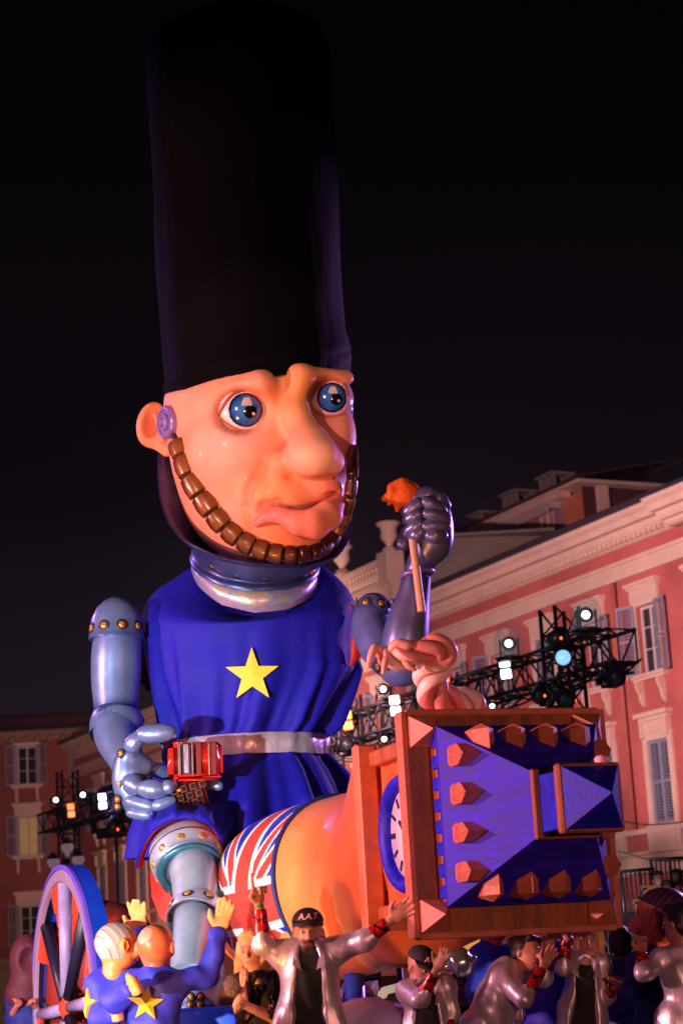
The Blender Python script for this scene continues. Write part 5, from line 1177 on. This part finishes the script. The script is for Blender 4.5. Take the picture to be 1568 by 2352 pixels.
def figure(label,cat_,hc,f,joints,skin_c=(176,118,92),hair=None,hair_c=None,hairmat=None,jacket=None,jmat=None,shirt=None,pants=None,tilt=(0,0,1),hands=('fist','fist'),pn=((0,-1,0),(0,-1,0)),sc=1.,beard=None,fem=False,h=.0105,group=None,cuffs=(None,None),openf=True,lip=(150,70,64),cap=None,coat_len=.0,name='person',shout=False):
    """joints: shL,elL,wrL,shR,elR,wrR,hip (world points)"""
    hc=np.asarray(hc,float); J={k:np.asarray(v,float) for k,v in joints.items()}; hip=J['hip']
    root=thing(name,(hip[0],hip[1],0),label,cat_,group)
    tl=norm(np.asarray(tilt,float)); mid=(J['shL']+J['shR'])/2; fw=norm(np.array([f[0],f[1],0])); sd=norm(J['shR']-J['shL']); tz=norm(mid-hip); fb=norm(np.cross(tz,sd)); 
    if fb@np.array([0,-1,0])<0 and joints.get('back') is None: pass
    B=np.array([sd,np.cross(tz,sd),tz]); wsh=np.linalg.norm(J['shR']-J['shL'])/2
    pts=[hc,*J.values(),(hip[0],hip[1],0)]; hl=[J['wrL'],J['wrR']]
    lo,hi=bbox(pts,.26); lo[2]=-.03; Sd=SDF(lo,hi,h)
    q,HB=head_sdf(Sd,hc,f,tl,sc,fem,shout)
    nb=mid+tz*.05; Sd.cap(hc-tl*.07*sc-norm(f)*.02,nb,.052*sc,.058*sc,.03)
    chest=mid-tz*.12; waist=hip+tz*.16
    tors=[(chest,np.array([wsh*.92,.105,.20])*sc,B),(waist,np.array([.145 if not fem else .125,.095,.17])*sc,B),(hip,np.array([.165,.11,.13])*sc,B)]
    stack(Sd,tors)
    for k in'LR':
        Sd.ell(J['sh'+k],np.array([.06,.06,.06])*sc,.05); Sd.cap(J['sh'+k],J['el'+k],.047*sc,.038*sc,.03); Sd.cap(J['el'+k],J['wr'+k],.039*sc,.026*sc,.02)
    for i,k in enumerate('LR'):
        hand(Sd,J['wr'+k],J['wr'+k]-J['el'+k] if len(pn[i])==3 else pn[i][3:],pn[i][:3],1.0*sc,hands[i])
    legs=[]
    for a in(-1,1):
        hp=hip+sd*a*.085*sc; kn=np.array([hp[0]+sd[0]*a*.03,hp[1]-.03+sd[1]*a*.03,hip[2]*.5]); an=np.array([kn[0],kn[1]+.03,.09]); legs.append((hp,kn,an))
        Sd.cap(hp,kn,.078,.052,.03); Sd.cap(kn,an,.05,.036,.02); Sd.cap(an-np.array([0,0,.045]),an+np.array([0,-.15,-.055]),.036,.03,.02)
    V,F=relax(Sd.mesh(),1); c=np.tile(np.array(srgb(*skin_c)),(len(V),1)); head_paint(V,c,hc,q,HB,sc,skin_c,beard,lip)
    body=obj('body',(V,F),pskin,root,col=c); face_eyes(q,HB,sc,body)
    fB=np.array([np.cross(norm(f),tl),norm(f),tl])
    def garment(nm,fn,m,hh=h,it=1,wr=.006,par=root,lab=None):
        G=SDF(lo,hi,hh); fn(G); V,F=relax(G.mesh(),it)
        if wr: V=V+wr*np.stack([np.sin(V[:,2]*12+V[:,0]*37),np.sin(V[:,2]*15+V[:,0]*43+1),np.sin(V[:,0]*35+V[:,1]*29)],1)*.8
        return obj(nm,(V,F),m,par,label=lab)
    if pants is not None:
        def fn(G):
            for hp,kn,an in legs: G.cap(hp,kn,.092,.07,.02); G.cap(kn,an,.068,.055,.02)
            G.ell(hip,np.array([.178,.122,.14])*sc,.05,B)
        garment('trousers',fn,pants,h*1.3)
        obj('shoe',cat(*[ellipsoid(an+np.array([0,-.06,-.045]),(.052,.14,.05),None,12,8) for _,_,an in legs[:1]]),ink,root); obj('shoe',ellipsoid(legs[1][2]+np.array([0,-.06,-.045]),(.052,.14,.05),None,12,8),ink,root)
    if shirt is not None:
        def fn(G):
            for cc,r,b in tors: G.ell(cc,r+.012,.06,b)
            for k in'LR': G.ell(J['sh'+k],.066*sc,.05); G.cap(J['sh'+k],(J['sh'+k]*.5+J['el'+k]*.5),.056*sc,.05*sc,.03)
            G.ell(mid+tz*.085-B[1]*.055*(1 if (B[1]@np.array([0,-1,0]))<0 else -1)*1.0,(.075,.075,.10),.02,None,True)
        garment('shirt',fn,shirt)
    if jacket is not None:
        fr=norm(np.array([0,-1.,0])+0*fw) if jacket!='face' else fw
        fr=norm(fr-tz*(fr@tz)); sx=np.cross(fr,tz)
        def fn(G):
            G.ell(chest,np.array([wsh*.98+.012,.132,.22])*sc,.05,B); G.ell(waist,np.array([.178,.132,.2])*sc,.06,B); G.ell(hip-tz*coat_len*.4,np.array([.205,.15,.15+coat_len*.6])*sc,.06,B)
            G.ell(mid+tz*.03,np.array([.10,.085,.07])*sc,.04,B)
            for k in'LR': G.ell(J['sh'+k],.08*sc,.05); G.cap(J['sh'+k],J['el'+k],.068*sc,.058*sc,.04); G.cap(J['el'+k],J['el'+k]*.75+J['wr'+k]*.25,.056*sc,.05*sc,.03)
            G.ell(mid+tz*.12,np.array([.066,.062,.10])*sc,.015,B,True)
            if openf:
                G.cap(mid+fr*.135+tz*.02,hip+fr*.19-tz*.05,.062,.145,.015,True); G.cap(hip+fr*.19-tz*.05,hip+fr*.22-tz*(.25+coat_len),.145,.2,.015,True)
            if coat_len>0 and openf:
                for a in(-1,1): G.cap(waist+sx*a*.13+fr*.05,hip+sx*a*.26+fr*.10-tz*(.02+coat_len*.5),.07,.055,.05)
        jk=garment('jacket' if coat_len<.3 else 'coat',fn,jmat,wr=.0045,it=2)
        if openf:
            for a in(-1,1):
                p0,p1,p2=mid+sx*a*.085+fr*.06+tz*.075,mid+sx*a*.10+fr*.135-tz*.07,mid+sx*a*.045+fr*.14-tz*.10
                obj('collar_flap',loft([np.array([p0,p1,p2])+fr*.0,np.array([p0,p1,p2])+fr*.014]),jmat,jk,smooth=False)
    for i,k in enumerate('LR'):
        if cuffs[i]: a=J['el'+k]*(1-cuffs[i][0])+J['wr'+k]*cuffs[i][0]; b=J['el'+k]*(1-cuffs[i][1])+J['wr'+k]*cuffs[i][1]; sleeve_wrap('sleeve_wrap',a,b,.049*sc,.037*sc,root)
    if hair is not None:
        def fn(G):
            X_=lambda a,b,cz: q(a,b,cz)
            if hair!='none': G.ell(X_(0,-.03,.045),np.array([.088,.095,.098])*sc,0,HB); G.ell(X_(0,-.055,-.01),np.array([.078,.06,.085])*sc,.02,HB)
            if hair=='long':
                for a in(-1,1): G.chain([(*X_(a*.07,-.01,.05),.035*sc),(*X_(a*.088,.0,-.06),.032*sc),(*X_(a*.095,.03,-.19),.034*sc),(*X_(a*.085,.05,-.33),.026*sc),(*X_(a*.075,.05,-.40),.010*sc)],.02)
                G.ell(X_(0,-.06,-.15),np.array([.085,.045,.20])*sc,.04,HB); G.cap(X_(-.06,.03,.09),X_(-.02,.05,.115),.024*sc,.026*sc,.02); G.cap(X_(.02,.05,.115),X_(.06,.03,.09),.026*sc,.024*sc,.02)
            if hair=='bun': G.ell(X_(0,-.13,.06),np.array([.045,.04,.045])*sc,.02,HB); G.cap(X_(-.05,.05,.10),X_(.05,.05,.10),.024*sc,.024*sc,.02)
            if hair=='short': G.cap(X_(-.045,.045,.105),X_(.045,.045,.105),.026*sc,.026*sc,.03)
            G.ell(X_(0,.115,-.02),np.array([.062,.06,.10])*sc,.02,HB,True)
        hr=garment('hair',fn,hairmat,.009,1,.003)
    if cap is not None:
        G=SDF(lo,hi,.0075); G.ell(q(0,-.012,.056),np.array([.089,.106,.082])*sc,0,HB); G.plane(-HB[2],q(0,0,.056),.006); V,F=relax(G.mesh(),1)
        cp=obj('cap',(V,F),cap,root,label='black baseball cap with pink lettering')
        th=np.linspace(-1.25,1.25,15); rim=[np.array([q(.088*math.sin(t),-.012+.104*math.cos(t),.060) for t in th]),np.array([q(.094*math.sin(t)*.95,.0+(.104+.052*math.cos(t*.9))*math.cos(t*.72),.047-.012*abs(math.sin(t))) for t in th])]
        up_=HB[2]*.007*sc; obj('brim',loft([rim[0],rim[1],rim[1]+up_,rim[0]+up_,rim[0]],closed=False,cap0=False,cap1=False),cap,cp)
        cu=bpy.data.curves.new('lettering','FONT'); cu.body='A.A.T'; cu.size=.044*sc; cu.align_x='CENTER'; cu.align_y='CENTER'; cu.extrude=.0015; cu.shear=.25; cu.offset=.0008
        tmp=bpy.data.objects.new('tmp',cu); COL.objects.link(tmp); bpy.context.view_layer.update(); me=bpy.data.meshes.new_from_object(tmp.evaluated_get(bpy.context.evaluated_depsgraph_get())); bpy.data.objects.remove(tmp)
        tv=np.array([v.co[:] for v in me.vertices]); tf=[list(p.vertices) for p in me.polygons]
        xx=tv[:,0]*(-1 if (HB[0]@_r)<0 else 1); a=xx/.093; W=np.array([q(.0955*math.sin(t),-.012+.113*math.cos(t)*(1-.10*((zz+.0))/.05)+.0+e_*0,.090+zz/sc) for t,zz,e_ in zip(a/sc,tv[:,1],tv[:,2])])
        W+=HB[1]*(tv[:,2:3])
        obj('lettering',(W,tf),mat('pink embroidery',srgb(230,170,180),.6),cp,smooth=False)
    return root,J
def jt(y,**k): return {n:P(u,v,y+(d[0] if d else 0)) for n,(u,v,*d) in k.items()}
# ---- man with the cap, arms raised
YM=12.6
blkcap=mat('black cap cloth',(.012,.011,.013),.8,var=.2,scale=20)
m1,J1=figure('bearded man in black cap and open silver jacket with both arms raised','person',P(708,2144,YM),(.03,-1,-.05),
 jt(YM,shL=(652,2196),elL=(603,2172,-.04),wrL=(595,2082,-.05),shR=(768,2186),elR=(838,2160,-.10),wrR=(896,2116,-.14),hip=(712,2392)),
 skin_c=(196,138,114),jacket='open',jmat=lame,shirt=blk,pants=blk,hands=('point','open'),pn=((.6,-.7,0),(.35,-.9,.2)),beard=(26,18,18),sc=1.13,h=.0095,cuffs=((.18,.92),(.05,.86)),cap=blkcap,coat_len=.22,lip=(150,70,66))
obj('wristband',lathe(J1['wrL']-np.array([0,0,.012]),J1['wrL']-J1['elL'],[(0,.031),(.022,.030)],18),mat('green paper band',srgb(40,140,60),.6),m1); obj('wristband',lathe(J1['wrL']-np.array([0,0,.045]),J1['wrL']-J1['elL'],[(0,.033),(.018,.032)],18),mat('pink paper band',srgb(190,60,110),.6),m1)
# ---- blonde woman in black leather
blond=hairm('blonde hair',srgb(222,174,116)); dark=hairm('dark brown hair',srgb(28,20,20))
YW=13.3
figure('long haired blonde woman in black leather jacket beside the bearded man','person',P(578,2186,YW),(-.25,-.95,-.1),
 jt(YW,shL=(556,2262),elL=(560,2330,-.15),wrL=(556,2262,-.34),shR=(640,2256),elR=(630,2340,-.15),wrR=(562,2310,-.36),hip=(600,2440)),
 skin_c=(214,160,138),hair='long',hairmat=blond,jacket='open',jmat=lea,shirt=blk,pants=blk,pn=((1,0,0),(0,-1,0)),fem=True,lip=(190,90,90))
V,F=ellipsoid((0,0,0),(.055,.05,.07),None,24,18); V=V*(1+.10*np.sin(V[:,[0]]*190)*np.sin(V[:,[2]]*170+V[:,[1]]*120)); obj('furry_microphone',(V+P(534,2266,YW-.37),F),mat('grey fur',srgb(110,96,104),.9,var=.5,scale=40,bump=.02,bscale=70),None,True,'grey furry microphone cover in the blonde woman\'s hand','microphone')
# ---- capped dancer looking down
YC=13.3
figure('dancer in black cap looking down with one hand raised under the tower','person',P(966,2222,YC),(.55,-.75,-.45),
 jt(YC,shL=(936,2280),elL=(966,2296,-.24),wrL=(1002,2228,-.30),shR=(1022,2268),elR=(1036,2330,.0),wrR=(1022,2380,-.1),hip=(985,2440)),
 skin_c=(176,120,96),jacket='open',jmat=lame,shirt=blk,pants=lame,hands=('open','fist'),pn=((-.6,-.8,0),(0,-1,0)),cuffs=((.05,.85),(.1,.9)),cap=blkcap,fem=True)
# ---- shouting dancer leaning forward
YS=13.9
figure('shouting dark haired dancer in silver jacket leaning under the tower','person',P(1210,2190,YS),(.72,-.68,-.1),
 jt(YS,shL=(1148,2246,-.08),elL=(1204,2296,-.2),wrL=(1246,2222,-.12),shR=(1186,2236,.16),elR=(1250,2250,.25),wrR=(1262,2180,.2),hip=(1108,2376)),
 skin_c=(190,128,108),hair='bun',hairmat=dark,jacket='closed',jmat=lame,pants=lame,openf=False,hands=('open','open'),pn=((.3,-.9,0),(.3,-.9,0)),cuffs=((.08,.92),(.1,.9)),fem=True,tilt=(.25,0,1),lip=(70,16,18),shout=True)
# ---- blonde dancer reaching up
YD=14.1
figure('smiling blonde dancer in silver jacket reaching up to the tower','person',P(1352,2160,YD),(-.1,-1,-.05),
 jt(YD,shL=(1308,2216),elL=(1293,2222,-.12),wrL=(1300,2152,-.16),shR=(1376,2214),elR=(1394,2290,.0),wrR=(1412,2262,-.16),hip=(1336,2392)),
 skin_c=(214,150,136),hair='long',hairmat=blond,jacket='open',jmat=lame,shirt=blk,pants=lame,hands=('open','fist'),pn=((0,-1,0),(0,-1,0)),cuffs=((.1,.9),(.05,.95)),fem=True,lip=(190,50,56))
# ---- dark haired dancer at the right
YR=13.4
figure('dark haired dancer in silver jacket seen from behind beside the big head','person',P(1556,2122,YR),(-.75,.65,0),
 jt(YR,shL=(1520,2206),elL=(1478,2236,-.1),wrL=(1474,2190,-.05),shR=(1610,2200),elR=(1640,2280),wrR=(1600,2300),hip=(1565,2420)),
 skin_c=(170,112,92),hair='short',hairmat=dark,jacket='closed',jmat=lame,pants=lame,openf=False,cuffs=((.2,.95),None),coat_len=.25)
# ---- dancer in navy with flared silver trousers
figure('dancer in navy top and flared silver trousers bending beside the big head','person',P(1428,2172,15.2),(.3,.9,-.2),
 jt(15.2,shL=(1392,2232),elL=(1385,2290),wrL=(1390,2250,-.2),shR=(1462,2232),elR=(1470,2290),wrR=(1450,2262,-.2),hip=(1436,2318)),
 skin_c=(120,76,64),hair='short',hairmat=dark,jacket='closed',jmat=navyc,pants=lame,openf=False,cuffs=((.0,.9),(.0,.9)))
# ---- big headed costumed marchers
def bighead(label,hu,hv,y,R,f,coatm,joints,hair_fn,skinp,star=None,group=None,hands=('open','open'),pn=((0,-1,0),(0,-1,0)),handc=(236,168,96)):
    hc=P(hu,hv,y); s=S(hu,hv,y); f=norm(f); J=jt(y,**joints); hip=J['hip']
    root=thing('costumed_person',(hip[0],hip[1],0),label,'person',group)
    lo,hi=bbox([hc,*J.values(),(hip[0],hip[1],0)],.34); lo[2]=-.03
    # carnival head
    up=np.array([0,0,1.]); up=norm(up-f*(up@f)); sd=np.cross(f,up); B=np.array([sd,f,up]); r=R*s; q=lambda a,b,c: hc+(sd*a+f*b+up*c)*r
    G=SDF(hc-1.7*r,hc+1.7*r,r/26)
    G.ell(q(0,-.05,.12),np.array([.86,1.02,.92])*r,0,B); G.ell(q(0,.18,-.5),np.array([.66,.72,.62])*r,.4*r,B); G.cap(q(0,-.1,-.7),q(0,-.15,-1.25),.5*r,.52*r,.2*r)
    G.cap(q(0,.98,.1),q(0,1.25,-.2),.14*r,.2*r,.15*r); G.ell(q(0,.95,-.6),np.array([.3,.2,.12])*r,.1*r,B)
    for a in(-1,1): 
        G.ell(q(a*.9,-.08,-.08),np.array([.12,.22,.34])*r,.06*r,B); G.ell(q(a*.98,-.02,-.06),np.array([.08,.12,.2])*r,.05*r,B,True); G.ell(q(a*.33,1.0,.16),np.array([.2,.12,.12])*r,.08*r,B,True); G.ell(q(a*.5,.72,-.3),np.array([.3,.3,.25])*r,.2*r,B)
    V,F=relax(G.mesh(),2); L=((V-hc)@B.T)/r; c=np.tile(np.array(srgb(*skinp)),(len(V),1)); w=.5*np.exp(-((L-np.array([.5,.6,-.3]))**2).sum(1)/.12)[:,None]+.5*np.exp(-((L-np.array([-.5,.6,-.3]))**2).sum(1)/.12)[:,None]; c=c*(1-w)+np.array(srgb(226,96,50))*w
    c=hair_fn(L,c,V)
    # body of the wearer: one mesh with neck, trunk, arms, hands and legs
    mid=(J['shL']+J['shR'])/2; tz=norm(mid-hip); sx=norm(J['shR']-J['shL']); Bt=np.array([sx,np.cross(tz,sx),tz]); wsh=np.linalg.norm(J['shR']-J['shL'])/2
    Sd=SDF(lo,hi,.014); Sd.cap(mid+tz*.02,hc-np.array([0,0,.3*r]),.06,.06,.03); Sd.ell(mid-tz*.14,(wsh*.9,.11,.22),.05,Bt); Sd.ell(hip,(.16,.11,.2),.06,Bt)
    for i,k in enumerate('LR'): Sd.cap(J['sh'+k],J['el'+k],.05,.04,.03); Sd.cap(J['el'+k],J['wr'+k],.04,.03,.02); hand(Sd,J['wr'+k],J['wr'+k]-J['el'+k],pn[i],1.3,hands[i],1.5)
    for a in(-1,1):
        an=np.array([hip[0]+sx[0]*a*.1,hip[1]+sx[1]*a*.1,.08]); Sd.cap(hip+sx*a*.09,an,.085,.045,.02); Sd.cap(an-np.array([0,0,.03]),an+np.array([0,-.16,-.04]),.045,.036,.02)
    V2,F2=relax(Sd.mesh(),1); obj('body',(V2,F2),pskin,root,col=np.tile(np.array(srgb(*handc)),(len(V2),1)))
    hd=obj('carnival_head',(V,F),mat('airbrushed mask paint',(.5,.3,.2),.42,attr=True,var=.06,scale=8,coat=.12),root,col=c)
    for a in(-1,1):
        e=obj('eye',ellipsoid(q(a*.33,.80,.16),np.array([.2,.14,.13])*r,B,14,10),eyew,hd); obj('iris',ellipsoid(q(a*.33,.90,.16),np.array([.08,.06,.09])*r,B,10,8),eyed,e)
    # coat
    G=SDF(lo,hi,.0125); G.ell(mid-tz*.1,(wsh*1.05+.02,.155,.24),0,Bt); G.ell(mid-tz*.34,(wsh*1.0+.03,.165,.26),.08,Bt); G.cap(hip,hip*np.array([1,1,.45]),.22,.27,.08); G.ell(mid+tz*.04,(.12,.10,.09),.05,Bt)
    for k in'LR': G.ell(J['sh'+k],.092,.05); G.cap(J['sh'+k],J['el'+k],.082,.075,.04); G.cap(J['el'+k],J['el'+k]*.12+J['wr'+k]*.88,.074,.066,.04)
    V3,F3=relax(G.mesh(),2); V3=V3+.008*np.stack([np.sin(V3[:,2]*26+V3[:,0]*21),np.sin(V3[:,2]*19+V3[:,0]*27+1),np.sin(V3[:,0]*25+V3[:,1]*29)],1); ct=obj('coat',(V3,F3),coatm,root)
    if star:
        for (su,sv,sr,yaw) in star:
            sy=y; cs=P(su,sv,sy); ss=S(su,sv,sy); Xd=np.array([math.cos(yaw),math.sin(yaw),0]); nn=np.array([math.sin(yaw),-math.cos(yaw),0]); pl=star_pts(cs,Xd,sr*ss,-.12)
            # drop every corner onto the coat
            out=[]
            for p in pl:
                near=V3[(np.abs((V3-p)@Xd)<.03)&(np.abs(V3[:,2]-p[2])<.03)]; dd=((near-p)@nn).max() if len(near) else .15; out.append(p+nn*(dd+.012))
            out=np.array(out); cen=out.mean(0)+nn*.008; Vv=np.vstack([out,out-nn*.03,[cen]]); Ff=[(i,(i+1)%10,20) for i in range(10)]+[(i,10+i,10+(i+1)%10,(i+1)%10) for i in range(10)]
            obj('star',(Vv,Ff),gold,ct,smooth=False)
    return root,q,r,B,hd
def star_pts(c,X,R,rot): return star(c,X,Z_,R,R*.42,5,rot)
def hair_grey(L,c,V):
    m=(L[:,2]>.55+.35*np.maximum(L[:,1],-.2))|((L[:,1]<-.05)&(L[:,2]>-.62))|((L[:,1]<.22)&(L[:,2]>.05)&(L[:,1]>-.1)); m&=~((np.abs(L[:,0])>.80)&(L[:,2]<.3)&(L[:,2]>-.5)&(L[:,1]>-.35))
    st=.5+.25*np.sin(L[:,1]*40+L[:,2]*30+3*np.sin(L[:,2]*5))+.25*np.sin(L[:,1]*17+L[:,2]*9); c[m]=(np.array(srgb(128,114,104))*(1-st[:,None])+np.array(srgb(200,190,180))*st[:,None])[m]; return c
def hair_pink(L,c,V):
    w=(.5+.5*np.sin(L[:,0]*7+L[:,2]*5))[:,None]; c[:]=np.array(srgb(222,112,58))*(1-.6*w)+np.array(srgb(214,84,66))*.6*w
    m=((L-np.array([.25,-.2,1.0]))**2).sum(1)<.10; c[m]=srgb(110,52,34); m=((L-np.array([-.3,-.75,.5]))**2).sum(1)<.2; c[m]=c[m]*.6+np.array(srgb(240,190,160))*.4; return c
def hair_dark(L,c,V):
    m=(L[:,2]>.42+.45*np.maximum(L[:,1],-.3))|((L[:,1]<-.12)&(L[:,2]>-.75)); m&=~((np.abs(L[:,0])>.82)&(L[:,2]<.25)&(L[:,2]>-.45)&(L[:,1]>-.3)); st=.5+.5*np.sin(L[:,1]*22+L[:,2]*18)
    c[m]=(np.array(srgb(44,26,40))*(1-st[:,None])+np.array(srgb(96,58,92))*st[:,None])[m]; return c
YP=13.6
bighead('costumed marcher with grey haired carnival head and blue star coat beside the wheel',268,2172,YP+.1,50,(.80,.58,-.05),bluec,dict(shL=(226,2262),elL=(232,2340,-.1),wrL=(262,2330,-.3),shR=(316,2262,.1),elR=(330,2200,.25),wrR=(322,2138,.2),hip=(268,2430)),hair_grey,(226,142,78),star=[(228,2305,36,-.75)],hands=('fist','open'))
bighead('costumed marcher with bald orange carnival head and blue star coat reaching up the steel leg',356,2174,YP-.25,47,(.15,.98,0),bluec,dict(shL=(306,2262),elL=(262,2300,-.12),wrL=(300,2275,-.3),shR=(404,2262),elR=(478,2240,.12),wrR=(504,2140,.15),hip=(356,2430)),hair_pink,(236,140,70),star=[(343,2306,40,0)],hands=('fist','open'))
bighead('costumed marcher with dark swept hair on a carnival head and navy coat at the railings',1522,2106,14.3,64,(-.80,.52,-.08),navyc,dict(shL=(1470,2216),elL=(1446,2270,-.1),wrL=(1478,2235,-.25),shR=(1560,2216),elR=(1580,2290),wrR=(1560,2330),hip=(1510,2410)),hair_dark,(224,120,70),hands=('fist','fist'))
bighead('costumed marcher in blue coat hidden behind the shouting dancer, hand up to the tower',1258,2120,15.3,44,(-.2,.97,0),bluec,dict(shL=(1222,2210),elL=(1210,2290),wrL=(1230,2330),shR=(1292,2208),elR=(1310,2200),wrR=(1268,2175,-.3),hip=(1255,2400)),hair_pink,(226,130,80),hands=('fist','open'))
bighead('costumed marcher in blue coat behind the pearl balloon',1132,2120,16.2,42,(.3,.9,0),bluec,dict(shL=(1098,2200),elL=(1090,2280),wrL=(1100,2330),shR=(1166,2200),elR=(1178,2270),wrR=(1160,2320),hip=(1130,2390)),hair_grey,(226,130,80),hands=('fist','fist'))
figure('dancer in long red dress behind the blonde dancer','person',P(1300,2190,15.6),(.1,1,0),jt(15.6,shL=(1284,2250),elL=(1278,2320),wrL=(1290,2360),shR=(1372,2260),elR=(1384,2320),wrR=(1376,2360),hip=(1330,2380)),skin_c=(170,110,90),hair='short',hairmat=dark,jacket='closed',jmat=mat('red satin dress',srgb(196,26,22),.45,var=.12,scale=5,bump=.008,bscale=9),pants=redc,openf=False,coat_len=.35)
# ---- hooded marcher behind the wheel
G=SDF(P(62,2215,19.2)-np.array([.35,.35,.4]),P(62,2215,19.2)+np.array([.35,.35,.4]),.02); hc=P(64,2205,19.2); G.ell(hc,(.17,.2,.24)); G.ell(hc+np.array([.05,-.19,-.02]),(.10,.10,.14),.03,None,True); G.cap(hc-np.array([0,0,.15]),hc-np.array([.03,0,.3]),.15,.19,.06)
figure('marcher in maroon hood and dark blue coat behind the blue wheel','person',P(66,2212,19.2),(.5,-.85,-.1),jt(19.2,shL=(30,2290),elL=(24,2340),wrL=(40,2310,-.2),shR=(92,2290),elR=(100,2345),wrR=(80,2310,-.2),hip=(62,2400)),skin_c=(206,110,100),jacket='closed',jmat=navyc,pants=blk,openf=False,h=.014)
hood=[o for o in COL.objects if o.get('label','').startswith('marcher in maroon')][0]
obj('hood',relax(G.mesh(),2),mat('maroon hood cloth',srgb(92,28,44),.7,var=.15,scale=6,bump=.01,bscale=12),hood)
# ---- spectators in the stand and behind the dancers
sp_=[(1509,2024,27.6,(150,90,80),'short',dark,blk,'spectator with cropped hair in dark clothes leaning on the stand railing'),(1532,2046,27.2,(110,70,64),'short',dark,blk,'spectator bending low between the two others in the stand'),(1556,2020,27.8,(130,84,72),'short',dark,blk,'dark haired spectator turned away at the end of the stand railing'),(1060,2268,19.5,(170,110,84),'short',dark,blk,'spectator in dark jacket and glasses below the pearl balloon'),(1032,2290,20.5,(190,110,70),'long',dark,jean,'long haired spectator in denim beside the capped dancer'),(1352,2290,21.0,(120,76,64),'short',dark,jean,'spectator in denim behind the blonde dancer'),(1490,2190,22.0,(170,100,84),'short',dark,blk,'spectator with bare arms behind the big head'),(1420,2215,22.5,(120,70,62),'short',dark,blk,'spectator standing in shade at the steel railing'),(30,2345,20.5,(150,100,84),'short',dark,jean,'spectator in denim low beside the hooded marcher'),(880,2300,19.6,(150,100,84),'short',dark,blk,'spectator seen through the trailer struts')]
for (u,v,y,sk,hr,hm,cl,lb_) in sp_:
    fx=rng.normal(0,.3); s=1/S(u,v,y); k=lambda du,dv,d=0:(u+du*s,v+dv*s,d)
    figure(lb_,'person',P(u,v,y),(fx-.1,-1,-.05) if 'away' not in lb_ else (.6,.8,0),jt(y,shL=k(-.19,.27),elL=k(-.25,.52),wrL=k(-.1,.45,-.2),shR=k(.19,.27),elR=k(.25,.52),wrR=k(.1,.45,-.2),hip=k(0,.76)),skin_c=sk,hair=hr,hairmat=hm,jacket='closed',jmat=cl,pants=jean,openf=False,h=.016,group='spectators around the float')
# ================================================================ thin smoke over the square
hz=bpy.data.materials.new('stage haze'); hz.use_nodes=True; N=hz.node_tree.nodes; N.remove(N['Principled BSDF']); pv=N.new('ShaderNodeVolumePrincipled'); pv.inputs['Density'].default_value=.00025; pv.inputs['Color'].default_value=(.9,.88,.95,1); hz.node_tree.links.new(pv.outputs[0],N['Material Output'].inputs['Volume'])
hb=inst('haze',mesh('haze',*box((10,50,10.2),(60,62,11.3)),hz,False),None,None,kind='stuff')
